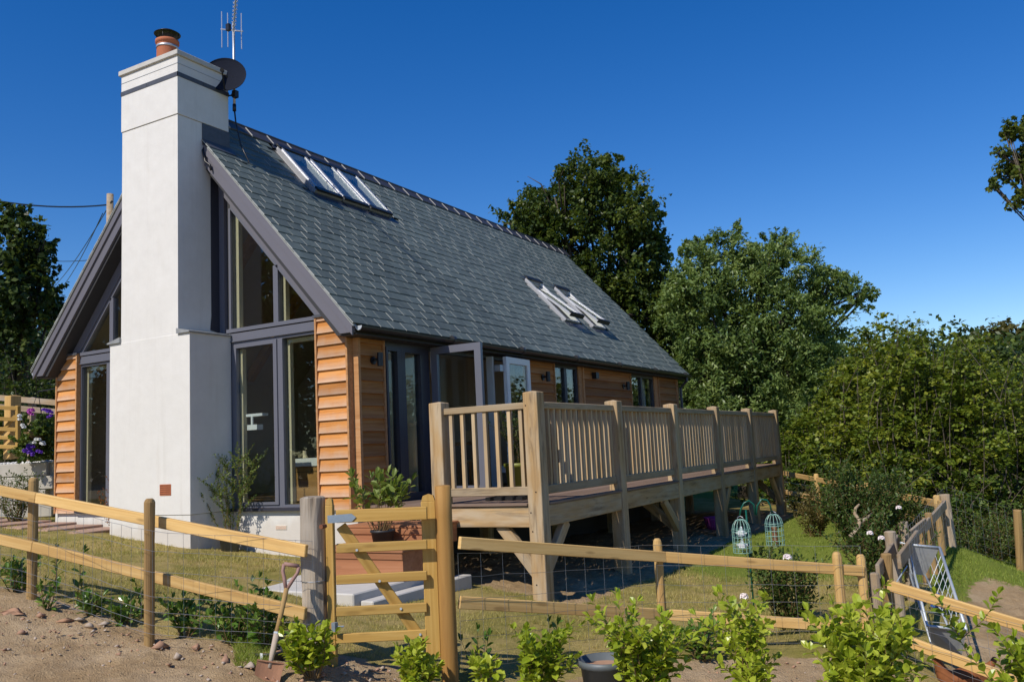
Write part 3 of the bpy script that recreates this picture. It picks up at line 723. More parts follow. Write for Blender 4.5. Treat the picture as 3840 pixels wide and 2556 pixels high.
m = MB(); m.prism([(-.51,-.14,2.40),(-.51,-.12,4.6),(-.51,.02,4.5),(-.51,.02,2.37)],(-.006,0,0)); hp('side_flashing', m, M['framedark'], ch)
m = MB(); m.box((.646,-.26,4.98),(.657,.222,5.290)); m.prism([(.648,-.26,5.06),(.80,-.26,4.915),(.80,-.26,4.925),(.648,-.26,5.075)],(0,.50,0)); m.box((-.3,.201,5.3),(.648,.214,5.80)); hp('roof_flashing', m, M['lead'], ch)
m = MB(); m.box((.30,-.678,.225),(.512,-.668,.366)); 
a = hp('air_brick', m, M['terracotta'], ch)
m = MB()
for i in range(9):
    for j in range(5): m.box((.314+i*.0217,-.6795,.237+j*.026),(.314+i*.0217+.011,-.6778,.237+j*.026+.014))
hp('air_brick_hole', m, M['black'], a)
for cx0, cz0 in ((1.65,-.25),):
    m = MB(); m.box((cx0,.012,cz0-.025),(cx0+.19,.021,cz0+.025)); b = hp('air_brick', m, plain('cream_air_brick', (0.66,0.60,0.50), .9), house)
    m = MB()
    for i in range(10):
        for j in range(2): m.box((cx0+.008+i*.018,.0105,cz0-.018+j*.022),(cx0+.008+i*.018+.010,.0118,cz0-.018+j*.022+.011))
    hp('air_brick_hole', m, M['terracotta'], b)
pc = (-.08,-.25,6.197)
pot = hp('chimney_pot', MB().lathe([(.155,0),(.150,.06),(.145,.43),(.150,.45),(.165,.46),(.165,.50),(.150,.51),(.135,.51),(.135,.1)], 28, pc), M['terracotta'], ch, True)
hp('steel_band', MB().lathe([(.1515,.38),(.1525,.38),(.1525,.415),(.1515,.415)], 28, pc), M['alu'], pot, True)
m = MB(); m.lathe([(.0,.655),(.12,.645),(.185,.605),(.181,.602),(.118,.635),(0,.645)], 28, pc)
for k in range(4): a = k*math.pi/2+.5; m.tube([(pc[0]+.15*math.cos(a),pc[1]+.15*math.sin(a),pc[2]+.45),(pc[0]+.165*math.cos(a),pc[1]+.165*math.sin(a),pc[2]+.61)], .005, 5)
hp('rain_cowl', m, M['black'], pot, True)

# ---- skylights
def rf(x, y, h): return Vector((x, y, ZR-x*SL)) + nrm*h
def skylight(y0, y1, x0, x1, opening):
    sk = new('skylight', None, house, T(rf((x0+x1)/2, (y0+y1)/2, 0))); sk.empty_display_size = .2
    Mx = Matrix(((0,slope_dir.x,nrm.x,0),(1,0,0,0),(0,slope_dir.z,nrm.z,0),(0,0,0,1))); Mx = T(rf(x0, y0, 0)) @ Mx   # local X along roof, Y down slope, Z out
    wd = y1-y0; L = (x1-x0)/math.cos(TH)
    f = MB(); f.box((0,0,-.05),(.035,L,.055)); f.box((wd-.035,0,-.05),(wd,L,.055)); f.box((.035,0,-.05),(wd-.035,.04,.05)); f.box((.035,L-.04,-.05),(wd-.035,L,.045))
    f.build('skylight_frame', M['alu'], sk, Mx)
    MB().box((-.05,L+.002,.004),(wd+.05,L+.16,.010)).build('skylight_flashing', M['framedark'], sk, Mx); MB().box((-.05,-.12,.0),(wd+.05,-.002,.012)).build('skylight_flashing', M['framedark'], sk, Mx)
    f = MB(); f.box((-.005,-.05,.055),(wd+.005,.05,.085)); f.build('top_cover', M['black'], sk, Mx)
    if opening == 0:
        MB().box((.03,.05,.055),(.075,L,.078)).build('sash', M['alu'], sk, Mx); MB().box((wd-.075,.05,.055),(wd-.03,L,.078)).build('sash', M['alu'], sk, Mx)
        f = MB(); f.box((.02,L-.07,.050),(wd-.02,L+.012,.085)); f.build('bottom_cover', M['black'], sk, Mx)
        MB().box((.075,.05,.062),(wd-.075,L-.07,.070)).build('pane', M['glass'], sk, Mx)
        f = MB(); f.box((.036,.04,-.26),(.060,L-.04,.045)); f.box((wd-.060,.04,-.26),(wd-.036,L-.04,.045)); f.box((.06,.04,-.26),(wd-.06,.06,.045)); f.box((.06,L-.06,-.26),(wd-.06,L-.04,.045)); f.box((.06,.06,-.27),(wd-.06,L-.06,-.25)); f.build('lining', M['whitepaint'], sk, Mx)
    else:
        S = Mx @ T(0, L*.46, .05) @ Matrix.Rotation(opening, 4, 'X') @ T(0, -L*.46, 0)
        f = MB(); f.box((.03,.03,0),(.075,L,.045)); f.box((wd-.075,.03,0),(wd-.03,L,.045)); f.box((.075,L-.07,0),(wd-.075,L,.045)); f.box((.075,.03,0),(wd-.075,.08,.045)); f.build('sash', M['alu'], sk, S)
        f = MB(); f.box((.02,L-.05,.045),(wd-.02,L+.015,.065)); f.box((.02,L+.001,-.02),(wd-.02,L+.015,.045)); f.build('bottom_cover', M['black'], sk, S)
        MB().box((.075,.08,.018),(wd-.075,L-.07,.026)).build('pane', M['glass'], sk, S)
        f = MB(); f.box((.036,.04,-.26),(.060,L-.04,.052)); f.box((wd-.060,.04,-.26),(wd-.036,L-.04,.052)); f.box((.06,.06,-.27),(wd-.06,L-.06,-.25)); f.build('lining', M['whitepaint'], sk, Mx)
for y0, y1 in ((1.58,2.21),(2.23,2.87),(2.89,3.50)): skylight(y0, y1, .215, 1.0, 0)
for y0, y1 in ((7.15,7.80),(8.47,9.11)): skylight(y0, y1, 1.58, 2.44, R(9))

# ---- wall lights (each its own thing)
def wall_light(y, z, label, square=False):
    o = empty('wall_light', (3.05, y, z-.08), label, 'lamp', 'black lamps on the deck wall')
    if square:
        m = MB(); m.prism([(3.045,y-.06,z-.06),(3.045,y+.06,z-.06),(3.045,y+.07,z+.06),(3.045,y-.07,z+.06)],(.09,0,0)); m.build('lamp_body', M['black'], o)
    else:
        m = MB(); m.tube([(3.13,y,z-.085),(3.13,y,z+.085)], .038, 14); m.build('lamp_tube', M['black'], o)
        m = MB(); m.tube([(3.035,y-.03,z-.01),(3.055,y-.03,z-.01)], .05, 14); m.tube([(3.05,y-.02,z),(3.10,y,z)], .02, 8); m.build('wall_plate', M['black'], o)
wall_light(.38, 1.80, 'black tube wall lamp on the cedar strip next to the gable corner')
wall_light(4.97, 1.80, 'black tube wall lamp between the open doors and the small blue window')
wall_light(7.04, 1.92, 'small square black lamp high on the long cedar panel', True)
wall_light(8.55, 1.78, 'black tube wall lamp beside the far curtained window')
# ---- room contents seen through the gable glass
o = empty('sideboard', (1.75,1.2,0), 'oak sideboard with white cloth behind the gable window', 'sideboard')
m = MB(); m.cbox((1.10,.92,.02),(2.40,1.52,.60),.006); m.build('cabinet', M['inoak'], o); m = MB(); m.box((1.10,.917,.42),(2.40,.919,.426)); m.build('drawer_gap', M['black'], o)
m = MB(); m.box((1.08,.90,.602),(2.42,1.54,.612)); m.box((1.08,.90,.50),(2.42,.906,.602)); m.build('table_cloth', M['cloth'], o)
m = MB(); m.box((1.3,1.0,.614),(1.75,1.25,.635)); b = m.build('tray', M['black'], None); tag(b, 'black tray lying on the white cloth indoors', 'tray')
m = MB(); m.tube([(1.20,1.05,.614),(1.20,1.05,.72)], .03, 10); b = m.build('jar', M['cream'], None); tag(b, 'small cream jar on the white cloth indoors', 'jar')
o = empty('dining_table', (1.2,3.6,0), 'wooden dining table inside by the folding doors', 'table')
MB().cbox((.6,3.0,.70),(2.2,4.4,.75)).build('table_top', M['inoak'], o)
for x in (.7,2.1):
    for y in (3.1,4.3): MB().box((x-.04,y-.04,0),(x+.04,y+.04,.70)).build('leg', M['inoak'], o)
for k, (x, y) in enumerate(((2.45,3.2),(2.45,3.9))):
    o = empty('dining_chair', (x,y,0), ('light wooden dining chair by the closed door panes' if k == 0 else 'light wooden dining chair by the opened door leaf'), 'chair', 'chairs at the indoor table')
    MB().cbox((x-.2,y-.2,.43),(x+.2,y+.2,.46)).build('seat', M['inoak'], o); MB().cbox((x+.17,y-.2,.75),(x+.2,y+.2,.92)).build('backrest', M['inoak'], o)
    for a in (-.18,.18):
        for b in (-.18,.18): MB().box((x+a-.018,y+b-.018,0),(x+a+.018,y+b+.018,.43 if a < 0 else .95)).build('leg', M['inoak'], o)
o = empty('glass_shelf', (1.17,.30,1.1), 'small white shelf feeder stuck to the inside of the gable glass', 'feeder')
m = MB(); m.box((1.04,.11,1.20),(1.34,.22,1.235)); m.build('roof', M['whiteplastic'], o); m = MB(); m.box((1.06,.11,1.02),(1.24,.22,1.09)); m.build('tray', M['whiteplastic'], o); m = MB(); m.box((1.13,.11,1.09),(1.16,.13,1.20)); m.build('hanger', M['whiteplastic'], o)

# ================================================================ deck
XD, YD, SP = 5.495, 0.086, 2.214
PT = .175
deck = empty('deck', (4.3, 5.5, -1.07), 'raised oak deck with balustrade on timber posts along the house', 'deck')
def post(name, x, y, z0, z1, w_, mat, parent):
    """square post with shallow four-way weathered top; local X up"""
    key = ('post', round(z1-z0,3), w_, mat.name)
    if key not in _bm:
        m = MB(); L = z1-z0; h = w_/2; m.cbox((0,-h,-h),(L,h,h),.007)
        m.add([(L,-h+.007,-h+.007),(L,h-.007,-h+.007),(L,h-.007,h-.007),(L,-h+.007,h-.007),(L+.018,0,0)],[(0,1,4),(1,2,4),(2,3,4),(3,0,4)])
        _bm[key] = mesh_np(name, m.v, m.f, mat)
    return new(name, _bm[key], parent, axes((x,y,z0),(x,y,z1),(0,1,0)))
cx = XD-PT/2
posts = []
for k in range(6):
    y = YD+k*SP+PT/2; zt = 1.205 if k == 0 else 1.155
    posts.append((cx,y)); post('post', cx, y, gz(cx,y)-.25, zt, PT, M['oak'], deck)
xl = 4.229-PT/2; post('post', xl, YD+PT/2, -.03, 1.17, PT, M['oak'], deck)
for k in range(1, 6): post('post', 3.35, YD+k*SP+PT/2, gz(3.4,YD+k*SP)-.3, -.26, .15, M['oak'], deck)
yc = YD+PT/2
def bay(p, q, n):
    """rails and balusters between posts p and q (plan points on the post centres)"""
    p = Vector((*p,0)); q = Vector((*q,0)); d = (q-p).normalized(); a = p+d*PT/2; b = q-d*PT/2
    z3 = lambda v, z: (v.x, v.y, z)
    beam('top_rail', z3(a-d*.0,1.062), z3(b+d*.0,1.062), .085, .075, M['oakrail'], deck)
    beam('bottom_rail', z3(a,.13), z3(b,.13), .060, .095, M['oakrail'], deck)
    L = (b-a).length
    for i in range(n):
        c = a+d*(L*(i+.5)/n) + d*random.uniform(-.004,.004)
        beam('baluster', z3(c,.17), z3(c,1.03), .045, .045, M['baluster'], deck, (d.x,d.y,0), .003)
    return a, b
bay((xl,yc), (cx,yc), 7)
for k in range(5): bay(posts[k], posts[k+1], 14)
bay((cx,posts[5][1]), (3.12,posts[5][1]), 14)
# bearers, fascia beams and joists
beam('front_beam', (3.06,YD+.045,-.145), (cx-PT/2+.01,YD+.045,-.145), .08, .225, M['oak'], deck)
for k in range(5): beam('side_beam', (XD-.055,posts[k][1]+PT/2-.002,-.145), (XD-.055,posts[k+1][1]-PT/2+.002,-.145), .08, .225, M['oak'], deck)
beam('back_beam', (3.06,posts[5][1],-.145), (cx-PT/2+.01,posts[5][1],-.145), .08, .225, M['oak'], deck)
for y in np.arange(.7, 11, .6): beam('joist', (3.02,y,-.13), (XD-.10,y,-.13), .05, .19, M['oakrail'], deck)
nb = 16; bw = (XD+.01-3.06)/nb
for i in range(nb):
    x = 3.06+bw*(i+.5)
    for a, b in ((YD+.10,3.9),(3.905,7.6),(7.605,11.35)):
        if x > XD-PT-.02:
            for k in range(5):
                ya, yb = posts[k][1]+PT/2+.004, posts[k+1][1]-PT/2-.004
                if a == YD+.10: beam('deck_board', (x,ya,-.0135), (x,yb,-.0135), bw-.006, .027, M['deckboard'], deck, (0,0,1), .003)
        elif not (abs(x-xl) < (PT+bw)/2 and a < .3): beam('deck_board', (x,a,-.0135), (x,b,-.0135), bw-.006, .027, M['deckboard'], deck, (0,0,1), .003)
        else: beam('deck_board', (x,YD+PT+.003,-.0135), (x,b,-.0135), bw-.006, .027, M['deckboard'], deck, (0,0,1), .003)
for xa, xb in ((3.06,xl-PT/2-.002),(xl+PT/2+.002,cx-PT/2-.002)): beam('deck_nosing', (xa,YD+.037,-.0135), (xb,YD+.037,-.0135), .118, .027, M['deckboard'], deck, (0,0,1), .004)
# diagonal braces
def brace(p, q): beam('brace', p, q, .075, .135, M['oak'], deck, (0,0,1))
brace((4.92,yc,-.235), (cx-.05,yc,-.76)); brace((cx,yc+.03,-.80), (cx,yc+.62,-.25))
y3 = posts[2][1]; brace((cx,y3-.03,-.72),(cx,y3-.60,-.25)); brace((cx-.03,y3,-.72),(cx-.60,y3,-.25))
y4 = posts[3][1]; brace((cx,y4+.03,-.80),(cx,y4+.58,-.25))
y6 = posts[5][1]; brace((cx,y6-.03,-.85),(cx,y6-.70,-.25)); brace((cx-.03,y6,-.8),(cx-.6,y6,-.25))
# bolts on corner post
for x, z in ((cx-.055,1.06),(cx-.055,-.10),(cx-.045,-.30),(cx-.03,-.86),(cx+.02,.12)):
    MB().tube([(x,YD-.004,z),(x,YD+.004,z)], .008, 8).build('bolt_hole', M['black'], deck)
for k in range(1,6): MB().tube([(XD-.003,posts[k][1]-.04,1.02),(XD+.003,posts[k][1]-.04,1.02)], .008, 8).build('bolt', M['alu'], deck)
t = MB(); t.box((4.45,.62,.002),(4.95,.86,.012)); t.box((4.45,.62,.012),(4.46,.86,.04)); t.box((4.94,.62,.012),(4.95,.86,.04)); t.box((4.46,.62,.012),(4.94,.63,.04)); t.box((4.46,.85,.012),(4.94,.86,.04))
tag(t.build('boot_tray', M['black'], None), 'low black boot tray on the deck boards behind the front balustrade', 'tray')
# steps and slab
st = empty('steps', (3.85,-.45,-.68), 'two reddish cedar box steps leading up to the deck', 'steps')
m = MB(); m.prism([(4.43,-1.0,-.40),(4.43,-1.0,-.68),(4.43,-.72,-.68),(4.43,-.30,-.40)],(-1.2,0,0)); m.build('lower_box', M['step'], st)
beam('lower_tread', (3.2,-.75,-.39), (4.45,-.75,-.39), .56, .03, M['step'], st); beam('lower_fascia', (3.22,-1.005,-.44), (4.435,-1.005,-.44), .02, .07, M['step'], st)
m = MB(); m.prism([(4.40,-.5,-.20),(4.40,-.5,-.40),(4.40,.06,-.40),(4.40,.06,-.20)],(-1.15,0,0)); m.build('upper_box', M['step'], st)
beam('upper_tread', (3.22,-.22,-.19), (4.42,-.22,-.19), .60, .03, M['step'], st); beam('upper_fascia', (3.24,-.505,-.24), (4.405,-.505,-.24), .02, .07, M['step'], st)
m = MB(); m.cbox((2.6,-1.78,-.90),(4.43,-.2,-.685),.012); sl = tag(m.build('paving_slab', M['concrete'], None), 'pale concrete slab under the cedar steps', 'slab')
m = MB(); m.cbox((4.445,-1.70,-.92),(4.60,.02,-.76),.01); tag(m.build('brick_edging', M['concrete'], None), 'low pale masonry kerb beside the concrete slab', 'kerb')

# ================================================================ aerial and satellite dish
ax0 = (.715,.265)
ae = empty('television_aerial', (ax0[0],ax0[1],5.65), 'silver television aerial on a pole strapped behind the chimney', 'aerial')
MB().tube([(*ax0,5.66),(*ax0,6.95)], .019, 10).build('mast', M['alu'], ae, None, True)
MB().tube([(*ax0,5.62),(*ax0,5.72)], .026, 10).build('mast_foot', M['black'], ae, None, True)
for z in (5.86, 6.02):
    m = MB(); m.tube([(.60,.215,z),(ax0[0],ax0[1],z)], .012, 6); m.box((ax0[0]-.03,ax0[1]-.03,z-.02),(ax0[0]+.04,ax0[1]+.04,z+.02)); m.build('wall_bracket', M['black'], ae)
bm_ = [(.56,.40,6.80),(.71,.265,6.83),(1.47,-.38,6.90)]
MB().tube(bm_, .011, 6).build('boom', M['alu'], ae)
for xx, za, zb in ((.46,6.66,7.22),(.585,6.63,7.16),(.865,6.52,7.07)):
    MB().tube([(xx,.275,za),(xx,.275,zb)], .008, 6).build('element', M['alu'], ae)
MB().tube([(.44,.275,6.95),(.89,.275,6.785)], .010, 6).build('crossbar', M['alu'], ae)
for i in range(9):
    q = .12+.1*i; P = Vector(bm_[1]).lerp(Vector(bm_[2]), q)
    MB().tube([P+Vector((-.045,0,-.045)),P+Vector((.045,0,.045))], .005, 5).build('director', M['alu'], ae)
    MB().tube([P+Vector((-.045,0,.045)),P+Vector((.045,0,-.045))], .005, 5).build('director', M['alu'], ae)
MB().box((.60,.22,6.86),(.66,.27,6.96)).build('junction_box', M['black'], ae)
MB().tube([(ax0[0],ax0[1],5.64),(.735,.27,5.45),(.80,.30,5.10),(.90,.36,4.84),(.90,.30,4.80),(.86,.16,4.83),(.82,.0,4.87)], .011, 6).build('cable', M['black'], ae, None, True)
dn = Vector((.62,-.72,.28)).normalized(); dc = Vector((.715,.10,6.12))
Rt = dn.to_track_quat('Z','Y').to_matrix().to_4x4()
dsh = empty('satellite_dish', (.72,.24,5.85), 'dark grey satellite dish clamped to the aerial pole by the chimney', 'satellite dish')
Md = T(dc) @ Rt
m = MB(); prof = []
for i in range(9): r = .285*i/8; prof.append((max(r,.001), .55*r*r-.05))
prof += [(.292,.004),(.285,-.008)] + [(max(.285*i/8,.001), .55*(.285*i/8)**2-.062) for i in range(8,-1,-1)]
m.lathe(prof, 32); m.build('reflector', M['dish'], dsh, Md, True)
lnb = dc + Rt.to_3x3() @ Vector((.0,-.27,.0)); ft = dc + Rt.to_3x3() @ Vector((0,-.19,.30))
MB().tube([lnb, ft], .012, 6).build('arm', M['black'], dsh)
m = MB(); m.tube([ft, ft+(dc-ft).normalized()*.09], [.03,.022], 10); m.build('receiver', M['black'], dsh); MB().tube([ft+(dc-ft).normalized()*.09, ft+(dc-ft).normalized()*.105], .024, 10).build('receiver_cap', M['whiteplastic'], dsh)
m = MB(); m.box((.67,.19,5.98),(.77,.30,6.10)); m.tube([(.715,.25,6.05), dc-dn*.05], .025, 8); m.build('clamp', M['black'], dsh); MB().box((.735,.20,5.80),(.80,.27,5.90)).build('cable_box', M['black'], dsh)
MB().tube([(.66,-.22,4.97),(.66,-.26,4.9),(.72,-.27,4.72),(.80,-.26,4.66),(.82,-.26,4.58)], .016, 6).build('verge_cable', M['black'], house, None, True)

# ================================================================ fences
def round_post(name, base, top, r, mat, parent, lean=(0,0), dome=.03, n=14, rough=.0):
    """turned post, local X up"""
    L = (Vector(top)-Vector(base)).length; m = MB()
    P = [(0,0,0)]; rad = [r*1.02]
    N = 8
    pts = [(L*i/N, 0, 0) for i in range(N+1)]; rr = [r*(1+random.uniform(-rough,rough)) for _ in pts]
    pts[-1] = (L-dome,0,0); pts.append((L-dome*.35,0,0)); rr.append(r*.86); pts.append((L,0,0)); rr.append(r*.55)
    m.tube(pts, rr, n)
    if rough: m.v = [(x, y+random.uniform(-1,1)*r*rough, z+random.uniform(-1,1)*r*rough) for x,y,z in m.v]
    me = mesh_np(name, m.v, m.f, mat, rough == 0)
    return new(name, me, parent, axes(base, top, (0,1,0)))
def vline(u, v, d, below=.25):
    """ground point under pixel at distance d, and straight up"""
    return pix(u, v, d)
def rail(name, a, b, th, ht, mat, parent): return beam(name, a, b, th, ht, mat, parent, (0,0,1), .005)
def mesh_wire(pts_fn, n, heights, parent, droop=.0):
    """stock netting along a polyline function pts_fn(t,h) -> point"""
    m = MB()
    for h in heights:
        P = []
        for i in range(n+1):
            q = pts_fn(i/n, h); P.append((q.x, q.y, q.z+random.uniform(-.006,.006)))
        m.tube(P, .0017, 3, 0, False)
    for i in range(n+1):
        j = random.uniform(-.01,.01)
        m.tube([pts_fn(min(1,max(0,i/n+j*.1)),heights[0]), pts_fn(i/n,heights[len(heights)//2]), pts_fn(min(1,max(0,i/n-j*.1)),heights[-1])], .0013, 3, 0, False)
    o = m.build('wire_netting', M['wire'], parent); return o
def poly_fn(P):
    P = [Vector(p) for p in P]; L = [(b-a).length for a, b in zip(P[:-1], P[1:])]; S = sum(L)
    def fn(t, h):
        s = t*S
        for a, b, l in zip(P[:-1], P[1:], L):
            if s <= l+1e-6: q = a.lerp(b, min(1, s/l)); return Vector((q.x, q.y, q.z+h))
            s -= l
        return P[-1]+Vector((0,0,h))
    return fn
NET = [.09,.16,.25,.36,.53,.68,.82]
toCam = lambda p, d: Vector(p)+(CAMP-Vector(p)).normalized()*d
# -- left fence: two stakes, rails on the track side
f1 = empty('fence', LB, 'yellow pine post and rail fence with netting beside the dirt track', 'fence')
for (u, vt, vb, d, r) in ((118,1790,2262,7.3,.040),(563,1870,2425,6.4,.038)):
    b_ = pix(u if u < 300 else 560, vb, d); t_ = Vector((b_.x, b_.y, pix(u, vt, d).z)); b_.z -= .25
    round_post('post', b_, t_, r, M['stake'], f1, rough=.03)
r1 = [pix(-160,1805,7.55), pix(118,1862,7.24), pix(562,1950,6.33), pix(1150,2065,6.05)]
r2_ = [pix(-160,1986,7.55), pix(105,2044,7.24), pix(560,2160,6.33), pix(1147,2300,6.05)]
for P in (r1, r2_):
    rail('rail', P[0], P[1].lerp(P[2],.05), .036, .085, M['fence'], f1); rail('rail', P[1].lerp(P[2],.052), P[3], .036, .085, M['fence'], f1)
base = [pix(-160,2205,7.5), pix(105,2262,7.2), pix(560,2425,6.28), pix(1180,2480,6.0)]
mesh_wire(poly_fn(base), 30, NET, f1)
# -- weathered hanging post
bpz = pix(1185,2480,6.15); tp = pix(1180,1862,6.15)
gp = tag(round_post('gate_post', Vector((bpz.x,bpz.y,bpz.z-.3)), Vector((bpz.x+.0,bpz.y,tp.z)), .088, M['oldpost'], None, dome=.012, n=20, rough=.07), 'thick weathered grey wooden post carrying the gate hinges', 'post')
m = MB(); c_ = toCam(pix(1208,1972,6.15), .085); m.tube([c_+Vector((.01,.02,0)), c_-Vector((-.02,.035,0))], .016, 8); m.build('bolt', M['rust'], gp)
m = MB(); fnr = lambda a: (bpz.x+.094*math.cos(a), bpz.y+.094*math.sin(a), pix(1190,2185,6.06).z)
m.tube([fnr(i*math.pi/8) for i in range(17)], .0025, 4); m.build('wire_loop', M['wire'], gp)
# -- gate leaf: stiles, five bars, brace
gl, gr = pix(1252,2200,6.12), pix(1628,2200,6.12)
gt = empty('garden_gate', (gl+gr)/2-Vector((0,0,.65)), 'yellow pine five bar garden gate with diagonal brace', 'gate')
gd = Vector((gr.x-gl.x, gr.y-gl.y, 0)).normalized(); gn = Vector((gd.y,-gd.x,0))
def gp_(u, v): return pix(u, v, 6.12)
def stile(u0, u1, vt, vb, rnd_top=True):
    a = gp_((u0+u1)/2, vb); t_ = gp_((u0+u1)/2, vt); wd = (gp_(u1,vt)-gp_(u0,vt)).length
    Mx = axes((a.x,a.y,a.z), (a.x,a.y,t_.z), tuple(gn)); m = MB(); L = t_.z-a.z; h = wd/2
    m.cbox((0,-h,-.032),(L-.05,h,.032),.006)
    m.prism([(L-.05,-h+.004,-.030),(L-.05,h-.004,-.030),(L-.012,h*.7,-.030),(L,0,-.030),(L-.012,-h*.7,-.030)],(0,0,.060))
    return m.build('stile', M['gate'], gt, Mx)
stile(1236,1266,1868,2520); stile(1600,1656,1853,2462)
bars = [(1935,1922,.088),(2055,2040,.064),(2173,2156,.064),(2292,2275,.064),(2393,2375,.064)]
for vl, vr, ht in bars:
    a = gp_(1262, vl); b = gp_(1602, vr)
    beam('bar', a, b, .030 if ht < .08 else .05, ht, M['gate'], gt, (0,0,1), .004)
a = gp_(1275,1972)-gn*.032; b = gp_(1590,2415)-gn*.032; beam('brace', a, b, .026, .075, M['gate'], gt, (0,0,1), .004)
for u, v in ((1340,2060),(1425,2176),(1505,2279),(1577,2375)): c_ = gp_(u,v)+gn*.016; MB().tube([c_, c_+gn*.008], .009, 8).build('bolt', M['galv'], gt)
m = MB(); a = gp_(1232,1945)+gn*.034; b = gp_(1322,1938)+gn*.034; Mx = axes(a, b); L = (b-a).length; m.prism([(0,0,-.027),(L,0,-.027),(L+.03,0,0),(L,0,.027),(0,0,.027)],(0,.006,0)); m.build('hinge_strap', M['steelgrey'], gt, Mx)
c_ = gp_(1262,2345)+gn*.035; m = MB(); m.tube([c_, c_+gd*.06], .006, 6); m.box((c_.x-.02,c_.y-.02,c_.z-.03),(c_.x+.012,c_.y+.012,c_.z+.03)); m.build('hinge', M['steelgrey'], gt)
# -- round latch post
bD = pix(1690,2575,6.06); tD = pix(1690,1820,6.06)
tag(round_post('latch_post', Vector((bD.x,bD.y,bD.z-.3)), Vector((bD.x,bD.y,tD.z)), .059, wood('latch_post_pine', (0.24,0.115,0.03), (0.35,0.185,0.05), (0.43,0.25,0.085), .9, 14, .7, .6), None, dome=.008, n=20), 'tall round yellow pine post the gate closes against', 'post')
# -- right fence: rails behind the stakes, netting in front
f2 = empty('fence', LE, 'yellow pine rail fence with netting running from the latch post to the paddock corner', 'fence')
for (u, vt, vb, d, r) in ((2494,2022,2455,7.2,.037),(3172,2072,2450,7.2,.040),(3262,2082,2450,7.25,.039)):
    b_ = pix(u, vb, d); t_ = Vector((b_.x, b_.y, pix(u, vt, d).z)); b_.z -= .25
    round_post('post', b_, t_, r, M['fence'], f2, rough=.015, dome=.05)
for vs in (((1722,2034),(2494,2087),(3172,2133),(3240,2140)), ((1722,2257),(2494,2302),(3172,2348),(3240,2352))):
    ds = (6.14,7.27,7.27,7.30); P = [pix(u,v,d) for (u,v),d in zip(vs,ds)]
    rail('rail', P[0], P[1], .036, .087, M['fence'], f2); rail('rail', P[1]+(P[2]-P[1])*.003, P[3], .036, .087, M['fence'], f2)
base = [pix(1735,2560,6.05), pix(2494,2455,7.12), pix(3265,2455,7.15)]
mesh_wire(poly_fn(base), 19, [.10,.19,.30,.42,.56,.72,.88], f2)
# -- paddock rails to the right of the corner
f3 = empty('fence', LF3, 'pine rails and netting running along the bare paddock soil', 'fence')
b_ = pix(3306,2440,7.3); t_ = Vector((b_.x,b_.y,pix(3306,2150,7.3).z)); b_.z -= .25; round_post('post', b_, t_, .043, M['oldrail'], f3, rough=.03, dome=.01)
rail('rail', pix(3330,2192,7.24), pix(3990,2392,6.1), .036, .088, M['fence'], f3); rail('rail', pix(3310,2368,7.24), pix(3990,2622,6.1), .036, .088, M['fence'], f3)
b_ = pix(3975,2740,6.15); round_post('post', b_, Vector((b_.x,b_.y,pix(3975,2330,6.15).z)), .04, M['stake'], f3, rough=.02)
mesh_wire(poly_fn([pix(3310,2520,7.2), pix(3990,2760,6.05)]), 9, [.10,.20,.32,.45,.60,.70], f3)
# -- older weathered fence running back from the corner
f4 = empty('fence', pix(3400,2250,8.5), 'old weathered double plank fence with sagging stakes running away from the hay rack', 'fence')
A1, A2 = pix(3292,2142,7.45), pix(3368,2024,9.2); rail('rail', A1, A2, .035, .12, M['oldrail'], f4)
B1, B2 = pix(3372,2105,7.7), pix(3440,2010,9.2); rail('rail', B1, B2, .035, .13, M['oldrail'], f4); rail('rail', A2+Vector((.05,.1,-.02)), pix(3470,1960,10.4), .035, .12, M['oldrail'], f4); rail('rail', pix(3455,1990,10.4), pix(3545,1890,12.2), .035, .12, M['oldrail'], f4)
for (u, vt, vb, d, r, mt) in ((3378,1992,2330,8.6,.055,'oldrail'),(3422,1955,2260,9.3,.052,'oldrail'),(3345,2076,2380,7.7,.045,'stake'),(3478,1960,2190,10.2,.045,'stake'),(3508,1922,2150,10.9,.045,'stake'),(3535,1890,2080,11.8,.045,'stake')):
    b_ = pix(u, vb, d); t_ = Vector((b_.x+random.uniform(-.03,.03), b_.y, pix(u, vt, d).z)); round_post('post', b_, t_, r, M[mt], f4, rough=.06, dome=.012)
mesh_wire(poly_fn([pix(3440,2330,8.0), pix(3560,2060,12.2)]), 20, [.1,.25,.45,.7,.85], f4)
# -- far garden fence and field netting
f5 = empty('fence', pix(3300,1990,14), 'far yellow pine rail fence behind the shrubs below the hedge', 'fence')
G0, G1 = pix(2925,1770,20.5), pix(3530,1890,12.2); rail('rail', G0, G1, .04, .10, M['fence'], f5)
H0, H1 = pix(2940,1842,20.5), pix(3480,1955,12.6); rail('rail', H0, H1, .04, .10, M['fence'], f5)
for q in (.0,.33,.66,.985):
    p = G0.lerp(G1, q); round_post('post', (p.x,p.y,p.z-1.0), (p.x,p.y,p.z+.12), .05, M['fence'], f5)
mesh_wire(poly_fn([G0-Vector((0,0,.9)), G1-Vector((0,0,.75))]), 30, [.1,.3,.5,.7], f5)
f6 = empty('fence', pix(3700,2080,12.5), 'wire field fence with a leaning pale stake under the hedge', 'fence')
b_ = pix(3570,2075,12.4); round_post('post', b_, Vector((b_.x-.02,b_.y,pix(3573,1852,12.4).z)), .075, M['oldrail'], f6, rough=.05, dome=.01)
b_ = pix(3828,2155,12.4); round_post('post', b_, Vector((pix(3815,1910,12.4))), .055, M['stake'], f6, rough=.03, dome=.01)
b_ = pix(4080,2220,12.4); round_post('post', b_, Vector((b_.x,b_.y,b_.z+1.0)), .055, M['stake'], f6)
